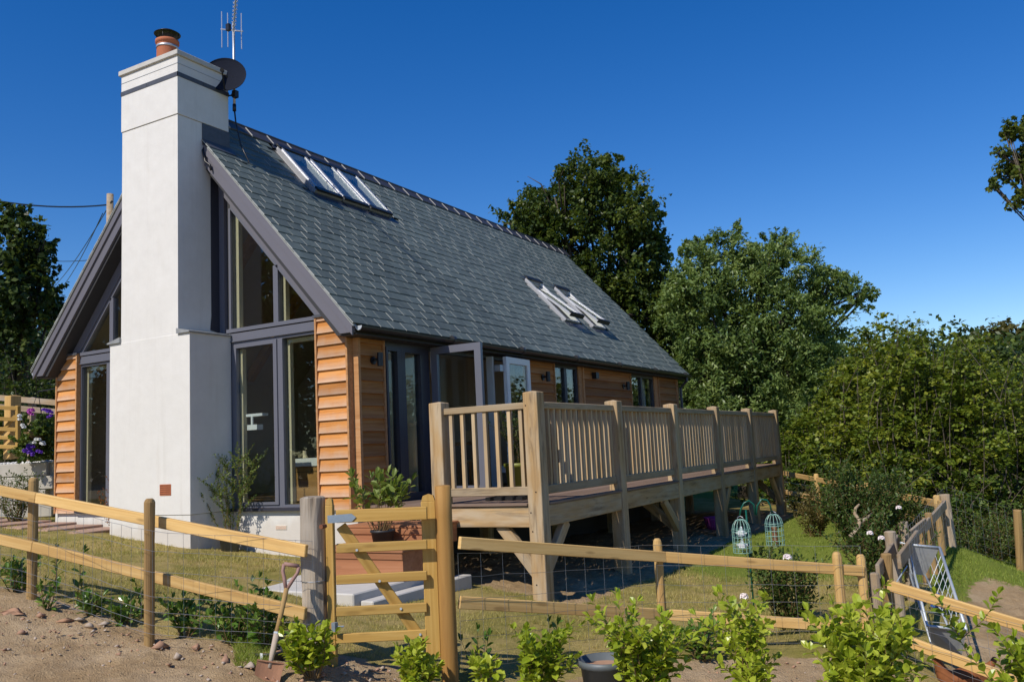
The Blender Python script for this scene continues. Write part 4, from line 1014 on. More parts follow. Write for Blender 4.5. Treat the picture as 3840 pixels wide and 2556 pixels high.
mesh_wire(poly_fn([pix(3575,2060,12.35), pix(3828,2145,12.35), pix(4080,2210,12.35)]), 16, [.08,.2,.32,.46,.6,.75,.88], f6)

# ================================================================ vegetation tools
def leaf_quads(C, Nn, size, rng_, aspect=.55, fold=.25):
    """one folded diamond per leaf: C centres (n,3), Nn normals (n,3), size (n,)"""
    n = len(C); a = rng_.normal(size=(n,3)); t = np.cross(Nn, a); t /= np.linalg.norm(t, axis=1)[:, None]+1e-9
    b = np.cross(Nn, t); s = size[:, None]
    V = np.empty((n,4,3)); V[:,0] = C-t*s*.5; V[:,1] = C+b*s*aspect*.5+Nn*s*fold*.3; V[:,2] = C+t*s*.5; V[:,3] = C-b*s*aspect*.5+Nn*s*fold*.3
    i = np.arange(n)*4
    F = np.c_[i, i+1, i+2, i+3]
    return V.reshape(-1,3), F
def crown(name, lobes, leaf, mat, parent, dens=2.4, aspect=.55, clump=.30, droop=0.0, seed=1, shell=.55, extra=None, tint_c=.5):
    """lobes: list of (Vector centre, radius). leaves gathered in clumps near the lobe surface"""
    g = np.random.default_rng(seed); Cs = []; Ns = []; Ts = []
    for c, r in lobes:
        ncl = int(max(16, 46*(r/.9)**2)); nl = int(4*math.pi*r*r*dens/(leaf*leaf*aspect*.6)/ncl)
        d = g.normal(size=(ncl,3)); d /= np.linalg.norm(d, axis=1)[:, None]
        rr = r*(shell+(1.22-shell)*g.random(ncl)**.7); cc = np.array(c)+d*rr[:, None]*np.array([1,1,.92])
        cr = r*clump*(.30+.95*g.random(ncl)**1.5); ct = g.normal(0, .17, ncl)
        ax = d*.7+g.normal(size=(ncl,3))*.6+np.array([0,0,.25-droop]); ax /= np.linalg.norm(ax, axis=1)[:, None]
        for k in range(ncl):
            q = np.clip(g.normal(size=(nl,3)),-1.7,1.7)*cr[k]*.55
            al = q@ax[k]; q = (q-al[:, None]*ax[k])*.62 + (al*1.75)[:, None]*ax[k]
            Cs.append(cc[k]+q); nn = g.normal(size=(nl,3))*.8+d[k]*.35+np.array([0,0,.75]); Ns.append(nn/np.linalg.norm(nn, axis=1)[:, None])
            Ts.append(np.clip(tint_c+ct[k]+g.normal(0,.2,nl), 0, 1))
    C = np.concatenate(Cs); Nn = np.concatenate(Ns); tt = np.concatenate(Ts)
    V, F = leaf_quads(C, Nn, leaf*(.65+.7*g.random(len(C))), g, aspect)
    me = mesh_np(name, V, F, mat, False, np.repeat(tt,4)[:, None].repeat(3,1))
    return tag(new(name, me, parent, Matrix()), kind='stuff')
def limbs(base, top, lobes, r0, parent, name='trunk', seed=1):
    g = random.Random(seed); m = MB(); base = Vector(base); top = Vector(top)
    P = [base.lerp(top, q)+Vector((g.uniform(-.12,.12),g.uniform(-.12,.12),0))*(0 if q == 0 else 1) for q in (0,.25,.5,.75,1)]
    m.tube(P, [r0*(1-.16*i) for i in range(5)], 9)
    for c, r in lobes:
        a = P[g.choice((1,2,3,4))]; c = Vector(c); mid = a.lerp(c,.5)+Vector((g.uniform(-.3,.3),g.uniform(-.3,.3),g.uniform(.0,.35)))*r
        m.tube([a, mid, c], [r0*.38, r0*.22, r0*.08], 6)
        for _ in range(3):
            e = c+Vector((g.uniform(-1,1),g.uniform(-1,1),g.uniform(-.6,1)))*r*.8; m.tube([mid.lerp(c,.6), c.lerp(e,.5)+Vector((0,0,.1*r)), e], [r0*.11,r0*.07,r0*.02], 5)
    return m.build(name, M['bark'], parent, None, True)
def px_lobes(L, d, jit=1.0, back=True, seed=3):
    g = random.Random(seed); out = []
    for u, v, r in L:
        rr = r*d/FPX; out.append((pix(u, v, d+g.uniform(-.7,.7)*rr*jit), rr))
        if back and g.random() < .55: out.append((pix(u+g.uniform(-.3,.3)*r, v+g.uniform(0,.4)*r, d+rr*1.3), rr*.85))
    return out
def tree(name, label, L, d, trunk_px, leaf, mat, r0=.22, cat='tree', group=None, seed=1, top_frac=.6, **kw):
    lob = px_lobes(L, d, seed=seed)
    b = pix(trunk_px, 1800, d); zb = gz(b.x, b.y); base = Vector((b.x, b.y, zb-.2))
    ztop = max(c.z for c, r in lob); t_ = Vector((b.x+.2, b.y, zb+(ztop-zb)*top_frac))
    o = empty(name, (b.x, b.y, zb), label, cat, group)
    limbs(base, t_, lob, r0, o, seed=seed); crown('crown', lob, leaf, mat, o, seed=seed, **kw); return o
OAK = [(2200,680,105),(2290,665,80),(2330,770,120),(2080,740,105),(2400,900,95),(2420,830,70),(1950,850,85),(2010,800,80),(2120,850,130),(2100,960,140),(2300,960,150),(2440,1060,85),(2220,1110,160),(2370,1190,140),(2490,1200,70),(2480,1310,100),(2420,1420,130),(1960,940,75),(2300,1330,130),(2560,1430,90),(2520,1130,75),(2540,1250,90)]
tree('oak_tree', 'tall dark green oak rising behind the slate roof ridge', OAK, 27, 2310, .135, M['oakleaf'], .30, seed=11, dens=1.9, clump=.34, tint_c=.45)
ASH = [(2550,1080,60),(2560,1170,80),(2640,965,85),(2610,920,45),(2750,930,80),(2860,965,85),(2930,935,60),(3000,1030,95),(3110,1060,75),(3215,1110,55),(3255,1090,30),(2640,1080,110),(2800,1090,130),(2950,1180,140),(2600,1230,110),(2750,1290,140),(2900,1350,145),(2650,1430,120),(2800,1480,120),(3070,1230,105),(2560,1540,90),(2700,1600,110),(2880,1560,120),(3010,1450,110),(3020,1340,100)]
tree('ash_tree', 'broad feathery mid green ash beside the dark oak', ASH, 25, 2790, .125, M['ashleaf'], .24, seed=12, dens=1.7, aspect=.36, clump=.42, droop=.5)
def spray_bush(name, label, us, vs, d, leaf, mat, n=70, group=None, seed=1, dens=1.0, tint_c=.5, thick=1.6, cat='bush'):
    """many upright stems carrying level side sprays; us/vs outline the top in photo pixels; d is a distance or a function of u"""
    dfn = d if callable(d) else (lambda u: d)
    g = np.random.default_rng(seed); us = np.array(us, float); vs = np.array(vs, float)
    c = pix(us.mean(), 1900, dfn(us.mean())); o = empty(name, (c.x, c.y, gz(c.x,c.y)), label, cat, group)
    m = MB(); C = []; Nn = []; Tt = []
    for k in range(n):
        u = g.uniform(us[0], us[-1]); d0 = dfn(u); dd = d0+g.uniform(-.3,1)*thick
        top = pix(u, np.interp(u, us, vs), d0); b = pix(u+g.normal()*25, 1900, dd); b.z = gz(b.x, b.y)
        H = (top.z-b.z)*(g.uniform(.82,1.03) if k % 2 else g.uniform(.35,.9)); ex = pix(u, 1900, dd); tip = Vector((ex.x+g.normal()*.12, ex.y+g.normal()*.12, b.z+H))
        bend = Vector((g.normal()*.38, g.normal()*.38, 0)); P = [b+(tip-b)*q+bend*math.sin(q*3.1) for q in np.linspace(0,1,7)]
        m.tube(P, [.017-.0022*i for i in range(7)], 4); t0 = g.normal(0,.14)
        nb = int(H/.16*dens)
        for j in range(nb):
            q = g.uniform(.04,1)**.85; i = min(5,int(q*6)); p = P[i].lerp(P[i+1], q*6-i); a = g.uniform(0,6.283); L = g.uniform(.25,.75)*(1.15-.75*q)
            dr = np.array([math.cos(a), math.sin(a), g.uniform(-.05,.45)]); nl = int(L/.021*dens)+4; tt = g.random(nl)**.8
            pts = np.array(p)+dr*(tt*L)[:, None]+np.c_[np.zeros(nl), np.zeros(nl), -.10*tt**2]+g.normal(size=(nl,3))*np.array([.055,.055,.035])
            if j % 3 == 0: m.tube([p, p+Vector(dr)*L*.6, p+Vector(dr)*L-Vector((0,0,.1))], [.006,.004,.002], 3)
            C.append(pts); nn = g.normal(size=(nl,3))*.48+np.array([0,0,1.0]); Nn.append(nn/np.linalg.norm(nn, axis=1)[:, None]); Tt.append(np.clip(tint_c+t0+g.normal(0,.13)+g.normal(0,.15,nl), 0, 1))
    C = np.concatenate(C); Nn = np.concatenate(Nn); Tt = np.concatenate(Tt)
    V, F = leaf_quads(C, Nn, leaf*(.6+.75*g.random(len(C))), g, .78)
    tag(new('foliage', mesh_np('foliage', V, F, mat, False, np.repeat(Tt,4)[:, None].repeat(3,1)), o, Matrix()), kind='stuff'); tag(m.build('stem', M['bark'], o), kind='stuff')
    return o
GH = 'hazel bushes along the field hedge'
HD = lambda u: float(np.interp(u, [2850,3200,3530,4100], [24.0,19.4,15.4,14.8]))
TD = lambda u: float(np.interp(u, [2850,3200,3530,4100], [23.0,18.4,14.4,13.9]))
spray_bush('hazel_bush', 'yellow green hazel bush hanging over the end of the deck', [2900,2990,3080,3160,3240,3300], [1640,1560,1450,1360,1290,1270], HD, .105, M['hazelleaf'], 85, GH, 21)
spray_bush('hazel_bush', 'tall hazel bush with pale upright shoots behind the twisted shrub', [3200,3290,3350,3400,3450,3520], [1330,1240,1150,1160,1140,1240], HD, .092, M['hazelleaf'], 85, GH, 22)
spray_bush('hazel_bush', 'hazel bush with a ragged bright top above the leaning field stake', [3430,3500,3545,3600,3660,3730], [1290,1190,1160,1230,1190,1260], HD, .080, M['hazelleaf'], 85, GH, 23)
spray_bush('hazel_bush', 'hazel bush at the end of the wire field fence', [3640,3720,3790,3860,3960,4080], [1290,1220,1270,1310,1330,1300], HD, .078, M['hazelleaf'], 95, GH, 24)
spray_bush('bramble_thicket', 'low dark thicket filling the foot of the hedge behind the far rails', [2850,3050,3250,3450,3650,3850,4050], [1780,1700,1740,1720,1760,1780,1780], TD, .085, M['bushleaf'], 130, None, 25, 1.0, .4, .8, 'thicket')
UH = [(2960,1880,45),(3010,1930,40)]
tree('far_tree', 'distant dull olive treetop beyond the hazel bushes', [(3700,1290,70),(3790,1275,75),(3870,1300,80)], 60, 3790, .4, M['oliveleaf'], .4, seed=31, dens=1.8)
wd_l = []
_g = random.Random(9)
for u in range(2380, 4700, 95): wd_l += px_lobes([(u, 1420+_g.uniform(-70,60)-(60 if 2600 < u < 3000 else 0), 120), (u+40, 1580, 130), (u, 1740, 130), (u+40, 1880, 110)], 42+_g.uniform(-3,3), back=False, seed=u)
wo = empty('woodland', pix(3300,1800,42), 'dark continuous wood closing the view behind the hedge trees', 'woodland'); wo['kind'] = 'stuff'
crown('canopy', wd_l, .30, M['darkleaf'], wo, dens=1.5, seed=8, clump=.5, shell=.4)
wd_l = []
for u in range(-900, 460, 110): wd_l += px_lobes([(u, 1330+_g.uniform(-50,50), 120), (u, 1480, 130), (u, 1620, 120)], 40+_g.uniform(-3,3), back=False, seed=u+5000)
wo = empty('woodland', pix(-100,1650,40), 'dark wood behind the terrace hedge and the utility poles', 'woodland'); wo['kind'] = 'stuff'
crown('canopy', wd_l, .30, M['darkleaf'], wo, dens=1.5, seed=9, clump=.5, shell=.4)
LT = [(50,800,50),(90,860,70),(150,920,55),(40,940,90),(110,990,80),(170,1010,40),(50,1080,100),(140,1110,70),(200,1120,40),(90,1180,90),(170,1190,50),(220,1150,28),(30,1270,100),(-60,1000,150),(-80,1250,150)]
tree('sycamore_tree', 'shady green tree standing left of the utility poles', LT, 24, 20, .15, M['darkleaf'], .25, seed=41, dens=1.9, aspect=.8, clump=.36, tint_c=.45)
LH = [(30,1400,80),(130,1380,80),(210,1380,60),(60,1470,70),(170,1460,70),(250,1440,60),(330,1460,60),(-70,1400,110),(90,1330,70)]
spray_bush('hedge_bush', 'low dark hedge bush above the white gravel terrace', [-200,0,80,160,260,380], [1330,1310,1290,1330,1360,1400], 19, .085, M['darkleaf'], 70, None, 42, 1.0, .5)
tree('overhanging_tree', 'tree whose reddish tipped branch reaches into the sky above the hazels', [(3830,480,50),(3780,500,28),(3860,590,75),(3800,600,45),(3740,570,20),(3770,650,40),(3720,690,24),(3850,690,50),(3800,755,32),(3960,620,130),(4080,700,180),(4200,560,180)], 15, 4200, .085, M['oakleaf'], .085, seed=51, dens=1.6, clump=.38, top_frac=.75, tint_c=.7)
# trees across the track, behind the viewer: they fill the reflections in the gable glass
for i, (x, y, h) in enumerate(((-19,-7,8.5),(-17,-12,9.5),(-15,-16,8.5),(-12,-20.5,9.5),(-24,-3,8),(-9,-25,9))):
    g = random.Random(60+i); z0 = gz(x,y); lob = [(Vector((x+g.uniform(-2,2), y+g.uniform(-2,2), z0+h*q)), g.uniform(1.4,2.1)) for q in (.14,.2,.3,.4,.5,.58,.68,.78,.86)]
    o = empty('boundary_tree', (x,y,z0), 'green tree on the far side of the dirt track facing the gable', 'tree', 'trees across the track'); limbs((x,y,z0-.2), (x,y,z0+h*.6), lob, .22, o, seed=60+i); crown('crown', lob, .30, M['oliveleaf'] if i % 2 else M['ashleaf'], o, dens=1.5, seed=60+i)

# ---- leafy shrubs with real leaves
def leaf6(P, d, nrm_, L, wd):
    """folded oval leaf: base P, direction d, normal nrm_"""
    s = d.cross(nrm_).normalized(); V = [P, P+d*L*.35+s*wd*.5+nrm_*wd*.15, P+d*L*.75+s*wd*.42+nrm_*wd*.12, P+d*L+nrm_*(-L*.08), P+d*L*.75-s*wd*.42+nrm_*wd*.12, P+d*L*.35-s*wd*.5+nrm_*wd*.15, P+d*L*.5]
    return V, [(0,1,6),(1,2,6),(2,3,6),(3,4,6),(4,5,6),(5,0,6)]
def shrub(name, label, base, h, spread, nst, leafL, mat, cat='shrub', group=None, seed=1, asp=.5, per=.035, start=.25, branch=2, erect=.35, z0=None, tc=.55, parent=None, stemmat=None):
    g = random.Random(seed); base = Vector(base)
    o = parent or empty(name, base, label, cat, group)
    sm = MB(); LV = []; LF = []; TT = []
    def add_leaf(p, d, L):
        d = d.normalized(); n = Vector((g.gauss(0,.45), g.gauss(0,.45), 1)).normalized(); n = (n-d*n.dot(d)).normalized()
        V, F = leaf6(p, d, n, L, L*asp); k = len(LV); LV.extend(V); LF.extend([tuple(i+k for i in f) for f in F]); t = min(1,max(0,g.gauss(tc,.22))); TT.extend([t]*7)
    def stem(p0, d0, L, r, lv):
        n = max(4, int(L/.06)); P = [p0]; d = d0.normalized()
        for i in range(n):
            d = (d+Vector((g.gauss(0,.10),g.gauss(0,.10),.10*erect*2))).normalized(); P.append(P[-1]+d*(L/n))
        sm.tube(P, [max(.0012, r*(1-.8*i/n)) for i in range(n+1)], 5)
        s = start*L if lv == 0 else .06*L; ang = g.uniform(0,6.28)
        while s < L:
            f = s/L*n; i = min(n-1, int(f)); p = P[i].lerp(P[i+1], f-i); t = (P[i+1]-P[i]).normalized()
            ang += 2.4; x = t.orthogonal().normalized(); y = t.cross(x); out = x*math.cos(ang)+y*math.sin(ang)
            add_leaf(p, out*1.0+t*g.uniform(.35,1.1), leafL*g.uniform(.6,1.15)*(1-.25*s/L)); s += per*g.uniform(.7,1.4)
        add_leaf(P[-1], d, leafL*.7); add_leaf(P[-1], d+Vector((.4,.2,0)), leafL*.6)
        if lv < branch-1:
            for _ in range(g.randint(2,4)):
                i = g.randint(int(n*.3), n-1); a = g.uniform(0,6.28); x = Vector((math.cos(a),math.sin(a),g.uniform(.4,1.0)))
                stem(P[i], x, L*g.uniform(.3,.5), r*.55, lv+1)
    for k in range(nst):
        a = g.uniform(0,6.28); q = g.random()**.5
        d = Vector((math.cos(a)*q*spread/h, math.sin(a)*q*spread/h, 1)); stem(base+Vector((math.cos(a),math.sin(a),0))*q*spread*.18, d, h*g.uniform(.62,1.05), .0055, 0)
    sm.build('stem', stemmat or M['stem'], o)
    me = mesh_np('foliage', LV, LF, mat, False, np.array(TT)[:, None].repeat(3,1)); tag(new('foliage', me, o, Matrix()), kind='stuff')
    return o
def pot(name, label, c, r, h, mat, cat='pot'):
    x, y, z = c; o = empty(name, c, label, cat)
    MB().lathe([(r*.0,0),(r*.78,0),(r*.97,h*.86),(r*1.06,h*.87),(r*1.06,h),(r*.98,h),(r*.94,h*.84),(0,h*.84)], 24, c).build('pot_wall', mat, o, None, True)
    MB().lathe([(0,h*.845),(r*.93,h*.845)], 20, c).build('compost', M['stone'], o); return o
G = 'lime green hedging plants outside the garden fence'
def ground_at(u, v, d): p = pix(u, v, d); p.z = min(p.z, gz(p.x, p.y)+.02); return Vector((p.x, p.y, gz(p.x,p.y)))
def front(u, d, vtop, label, spread, nst, seed, mat='limeleaf', L=.082, br=2, **kw):
    b = ground_at(u, 2600, d); zt = pix(u, vtop, d).z; h = max(.15, zt-b.z)
    return shrub('hedging_plant', label, b, h, spread, int(nst*1.7), L, M[mat], 'shrub', G, seed, branch=br, asp=.60, per=.020, erect=.35, tc=.45+.09*(seed%4), **kw)
front(1175, 5.75, 2335, 'lime green seedling shrub at the foot of the weathered gate post', .26, 9, 101)
front(1565, 5.75, 2430, 'lime green seedling shrub in front of the garden gate', .19, 8, 102)
front(1815, 5.6, 2445, 'tiny lime green sprout beside the latch post', .08, 3, 103)
front(2040, 5.5, 2350, 'upright lime green shrub between the latch post and the grey tub', .19, 7, 104)
front(2420, 5.2, 2320, 'wide lime green shrub spilling over the grey tub', .30, 13, 105, start=.15)
front(2800, 5.3, 2285, 'lime green shrub with tall shoots below the bird feeder pole', .19, 7, 106)
front(3275, 5.1, 2275, 'large bushy lime green shrub in front of the hay rack', .29, 14, 107, L=.095, start=.12)
front(3870, 4.9, 2350, 'lime green shrub by the end of the paddock rails', .22, 7, 108, L=.09)
tb = ground_at(2275, 2600, 5.5); pot('grey_tub', 'grey plastic tub sunk among lime green leaves', (tb.x, tb.y, pix(2275,2470,5.5).z-.30), .16, .30, M['potgrey'], 'tub')
GL = 'dark laurel cuttings along the inside of the fence'
def laurel(u, v, d, vtop, label, spread, nst, seed, L=.092, br=1, mat='laurelleaf'):
    p = pix(u, v, d); b = Vector((p.x, p.y, gz(p.x,p.y)-.01)); zt = pix(u, vtop, d).z
    return shrub('laurel_plant', label, b, max(.16, zt-b.z), spread*1.15, int(nst*1.4), L, M[mat], 'shrub', GL, seed, asp=.45, branch=br, per=.04, start=.12, tc=.5)
laurel(60,2330,7.6,2085,'dark laurel clump by the first fence stake',.22,7,201,br=2)
laurel(205,2290,7.6,2045,'lone thin laurel shoot inside the fence',.05,2,202)
laurel(290,2290,7.4,2040,'forked laurel shoot beside a fallen leaf',.06,2,203)
laurel(180,2320,7.1,2180,'low laurel seedling under the lower rail beside the first stake',.18,5,204)
laurel(330,2330,7.0,2225,'low laurel seedling between the two stakes',.16,5,205,br=2)
laurel(470,2370,6.9,2250,'laurel seedling next to the second stake',.16,5,206,br=2)
laurel(690,2400,6.6,2235,'spreading laurel seedling just past the second stake',.20,7,207,br=2)
laurel(880,2420,6.45,2220,'leafy laurel clump left of the leaning spade',.24,8,208,br=2)
laurel(1010,2440,6.35,2240,'tall laurel clump behind the leaning spade',.22,8,209,br=2)
laurel(970,2330,6.9,2155,'young bright laurel tips above the lower rail',.10,4,210,mat='bushleaf')
laurel(1790,2480,6.3,2300,'dark laurel sprig beside the latch post',.12,3,211)
laurel(2075,2490,6.6,2320,'dark laurel sprig in the dry lawn behind the netting',.10,3,212)
laurel(2330,2440,6.7,2315,'dark laurel shoots behind the grey tub',.16,5,213)
laurel(2640,2500,6.9,2330,'dark glossy laurel bush behind the netting',.20,9,214,br=2)
laurel(540,2340,7.1,2175,'thin dark laurel twig behind the second stake',.08,3,215)
# potted plants
pc_ = (1.10,-.24,gz(1.10,-.24)); pot('plant_pot', 'grey plant pot standing against the white plinth', pc_, .135, .22, M['potgrey'])
shrub('potted_shrub', 'airy small leaved shrub in the grey pot below the gable window', (1.10,-.24,pc_[2]+.17), 1.15, .46, 10, .042, M['bushleaf'], 'shrub', None, 301, asp=.5, per=.012, start=.15, branch=3, tc=.8)
pc_ = (3.93,-.68,-.374); pot('plant_pot', 'black plant pot on the lower cedar step', pc_, .13, .17, M['potblack'])
shrub('hydrangea', 'large leaved green hydrangea in the black pot on the steps', (3.88,-.68,-.23), .66, .50, 22, .16, M['bushleaf'], 'shrub', None, 302, asp=.5, per=.04, start=.55, branch=1, tc=.9)
shrub('red_shrub', 'small orange and red leaved shrub against the white chimney base', (-.92,-.42,gz(-.92,-.42)), .58, .16, 12, .04, M['redleaf'], 'shrub', None, 303, per=.02, start=.05, branch=2)
pc_ = (3.95,2.35,0); pot('olive_planter', 'tall olive green planter on the deck behind the balustrade', pc_, .20, .40, M['potolive'], 'planter')
shrub('planter_shrub', 'dark leafy shrub in the olive green planter on the deck', (3.95,2.35,.33), .85, .30, 14, .055, M['darkleaf'], 'shrub', None, 304, per=.022, start=.1, branch=2)
# garden shrubs
def bush(name, label, u, v, d, w_, h, leaf, mat, seed, nst=18, **kw):
    p = pix(u, v, d); b = Vector((p.x,p.y,gz(p.x,p.y))); return shrub(name, label, b, h, w_, nst, leaf, M[mat], 'shrub', None, seed, **kw)
rb = bush('rose_bush', 'rose bush with pale blooms behind the netting near the feeder pole', 2960, 2330, 7.9, .42, .70, .058, 'bushleaf', 401, 32, per=.020, start=.08, branch=2, tc=.35)
def rose(parent, p, r=.04, mat='rose'):
    m = MB(); g = random.Random(int(p.x*1000))
    for k in range(14):
        a = k*2.4; q = .25+.75*k/14; c = Vector(p)+Vector((math.cos(a)*r*q*.7, math.sin(a)*r*q*.7, r*.5*(1-q))); n = Vector((math.cos(a)*q, math.sin(a)*q, 1.1-q)).normalized(); x = n.orthogonal().normalized(); y = n.cross(x); s = r*.62
        m.add([c+(x*math.cos(t*1.047)+y*math.sin(t*1.047))*s*(1+g.uniform(-.15,.15))+n*s*.25 for t in range(6)]+[c-n*s*.1], [(i,(i+1)%6,6) for i in range(6)])
    m.build('bloom', M[mat], parent)
for u, v, d in ((2952,2088,7.75),(2790,2235,7.9)): rose(rb, pix(u,v,d), .04)
MB().tube([pix(2952,2095,7.75), pix(2950,2200,7.8), pix(2955,2320,7.9)], .004, 5).build('stem', M['stem'], rb)
rb2 = bush('rose_bush', 'rose bush with two white blooms beside the old plank fence', 3290, 2190, 9.3, .55, .90, .06, 'bushleaf', 402, 32, per=.022, start=.08, branch=2, tc=.3)
for u, v, d in ((3305,2016,9.0),(3262,1998,9.2),(3370,1902,10.5)): rose(rb2, pix(u,v,d), .034)
sb = bush('twisted_shrub', 'dense dark shrub with a bare twisted trunk at the lawn edge', 3230, 2010, 12.4, .80, 1.25, .068, 'bushleaf', 403, 60, per=.020, start=.2, branch=2, tc=.25)
MB().tube([pix(3190,2012,11.4), pix(3215,1985,11.4), pix(3225,1950,11.45), pix(3205,1925,11.5), pix(3208,1905,11.5), pix(3222,1890,11.55)], [.036,.032,.028,.024,.02,.014], 7).build('trunk', M['oldrail'], sb, None, True)
MB().tube([pix(3222,1960,11.45), pix(3250,1942,11.5), pix(3268,1925,11.6)], [.03,.022,.012], 6).build('branch', M['oldrail'], sb, None, True)
bush('copper_shrub', 'coppery leaved shrub between the deck end and the twisted shrub', 3050, 1940, 14.8, .55, .80, .065, 'oliveleaf', 404, 30, per=.022, start=.1, branch=2, tc=.85)
bush('green_shrub', 'rounded green shrub in front of the far rail fence', 3330, 1960, 12.9, .6, .85, .065, 'bushleaf', 405, 36, per=.022, start=.1, branch=2, tc=.4)
bush('ivy_bank', 'low green undergrowth beneath the field netting', 3700, 2060, 13.4, 1.3, .85, .06, 'bushleaf', 406, 50, per=.03, start=.05, branch=2, tc=.45)
bush('ivy_bank', 'ragged undergrowth at the foot of the last hazel bush', 3950, 2120, 13.4, 1.3, .95, .06, 'bushleaf', 407, 50, per=.03, start=.05, branch=2, tc=.45)
bush('terrace_shrub', 'dark shrub in front of the whitewashed sleeper wall', 60, 1880, 13.5, .5, .75, .05, 'bushleaf', 408, 30, per=.03, start=.05, branch=2, tc=.4)

# ================================================================ smaller things
# spade leaning on the lower rail
sp_top, sp_bot = pix(1094,2115,5.98), pix(1015,2480,5.72)
spd = empty('spade', pix(985,2600,5.65), 'garden spade with rusty blade and wooden D handle leaning on the fence', 'spade')
dv = (sp_bot-sp_top).normalized()
Mx = axes(sp_top, sp_bot, tuple(CAMP-sp_top)); Ls = (sp_bot-sp_top).length
m = MB(); m.tube([(.16,0,0),(Ls*.55,0,0),(Ls*.74,0,0)], [.0165,.0165,.018], 10); m.build('shaft', M['stake'], spd, Mx, True)
m = MB(); m.tube([(.004,-.052,0),(.004,.052,0)], .014, 8); m.tube([(.004,-.052,0),(.05,-.05,0),(.10,-.028,0),(.165,-.004,0)], [.012,.012,.013,.012], 8); m.tube([(.004,.052,0),(.05,.05,0),(.10,.028,0),(.165,.004,0)], [.012,.012,.013,.012], 8); m.build('handle', plain('worn_pink_handle', (0.30,0.17,0.14), .7, 0, .2), spd, Mx, True)
m = MB(); m.tube([(Ls*.70,0,0),(Ls*.92,0,0),(Ls*1.06,0,.004)], [.021,.019,.011], 10); m.build('socket', M['stonegrey'], spd, Mx, True)
MB().tube([(Ls*.70,0,0),(Ls*.72,0,0)], .022, 10).build('collar', M['galv'], spd, Mx)
m = MB(); x0, x1 = Ls*1.0, Ls*1.0+.27
rows = [(x0,.088,.010),(x0+.10,.084,.0),(x0+.20,.076,.004),(x1-.015,.066,.010),(x1,.05,.014)]
V = []; F = []
for x, h, c in rows:
    for k in range(7): q = -1+k/3; V.append((x, q*h, c+.012*(q*q)))
for i in range(4):
    for k in range(6): F.append((i*7+k, i*7+k+1, i*7+8+k, i*7+7+k))
n0 = len(V); V += [(a,b,c-.003) for a,b,c in V]; F += [tuple(n0+i for i in f[::-1]) for f in F]
m.add(V, F); m.tube([(x0,-.088,.022),(x0,.088,.022)], .005, 5); m.build('blade', plain('rusty_blade', (0.34,0.17,0.095), .75, .1, .35, 14, .3), spd, Mx)
# plant label tag beside spade
m = MB(); q = pix(981,2470,6.0); m.box((q.x-.012,q.y-.002,q.z-.05),(q.x+.012,q.y+.001,q.z+.04)); tag(m.build('plant_label', M['whiteplastic'], None), 'small white plant label by the spade shaft', 'label')
pb = pix(1010,2490,6.15); pot('plant_pot', 'black nursery pot hidden among laurel leaves behind the spade', (pb.x,pb.y,pb.z-.06), .11, .16, M['potblack'])

# bird feeder pole and two caged feeders
bp0 = pix(2831,2330,8.0); zp = pix(2832,1905,8.0).z; bx_, by_ = bp0.x, bp0.y; gb = gz(bx_,by_)
fp = empty('feeder_pole', (bx_,by_,gb), 'dark green metal crook pole holding two caged bird feeders', 'pole')
MB().tube([(bx_,by_,gb-.1),(bx_,by_,zp-.02)], .0085, 8).build('pole', M['greenmetal'], fp, None, True)
def hookpts(u0, v0, pts, d): return [pix(u, v, d) for u, v in pts]
for pts in ([(2832,1930),(2826,1890),(2808,1876),(2790,1885),(2778,1908),(2774,1935)], [(2836,1930),(2840,1895),(2856,1871),(2876,1874),(2888,1893),(2894,1922)]):
    MB().tube([pix(u,v,8.0) for u, v in pts], .008, 8).build('hook', M['greenmetal'], fp, None, True)
def cage(u, vt, vb, ur, d, label, kind):
    t_ = pix(u, vt, d); b_ = pix(u, vb, d); r = ur*d/FPX; H = t_.z-b_.z
    o = empty('bird_feeder', (t_.x,t_.y,b_.z), label, 'bird feeder', 'feeders on the crook pole'); c = Vector((t_.x,t_.y,b_.z))
    m = MB()
    for k in range(14):
        a = 2*math.pi*k/14; x = Vector((math.cos(a),math.sin(a),0)); m.tube([c+x*r, c+x*r+Vector((0,0,H*.68)), c+x*r*.86+Vector((0,0,H*.84)), c+x*r*.55+Vector((0,0,H*.96)), c+x*r*.2+Vector((0,0,H))], .0026, 4)
    for h in (0,.14,.30,.46,.62,.70): m.tube([c+Vector((math.cos(2*math.pi*k/20)*r, math.sin(2*math.pi*k/20)*r, H*h)) for k in range(21)], .0028, 4)
    m.build('cage', M['greencage'], o)
    MB().lathe([(0,H*1.0),(r*.28,H*.985),(r*.3,H*.96),(0,H*.97)], 14, c).build('cap', M['greencage'], o, None, True)
    m = MB(); 
    for s in (-1,1): m.tube([c+Vector((s*.028,0,H*.97)), c+Vector((s*.024,0,H*1.05)), c+Vector((0,0,H*1.09))], .0022, 5)
    m.build('hanger', M['alu'], o)
    if kind: m = MB(); m.tube([c+Vector((0,0,.01)), c+Vector((0,0,H*.58))], r*.30, 10); m.build('peanut_tube', M['peanut'], o)
    else:
        MB().tube([c+Vector((0,0,.01)), c+Vector((0,0,H*.75))], r*.26, 10).build('seed_tube', M['glass'], o)
        for h in (.12,.48):
            m = MB(); m.lathe([(r*.05,H*h),(r*.40,H*h+.006),(r*.42,H*h+.045),(r*.2,H*h+.05),(r*.12,H*h+.085),(0,H*h+.09)], 10, c); m.tube([c+Vector((-r*.6,0,H*h+.03)), c+Vector((r*.6,0,H*h+.03))], .009, 6); m.build('feeding_port', M['whiteplastic'], o)
cage(2776, 1945, 2068, 34, 7.98, 'caged seed feeder with white ports hanging from the near crook', 0)
cage(2899, 1926, 2040, 33, 8.02, 'caged peanut feeder hanging from the crook beside the lawn', 1)

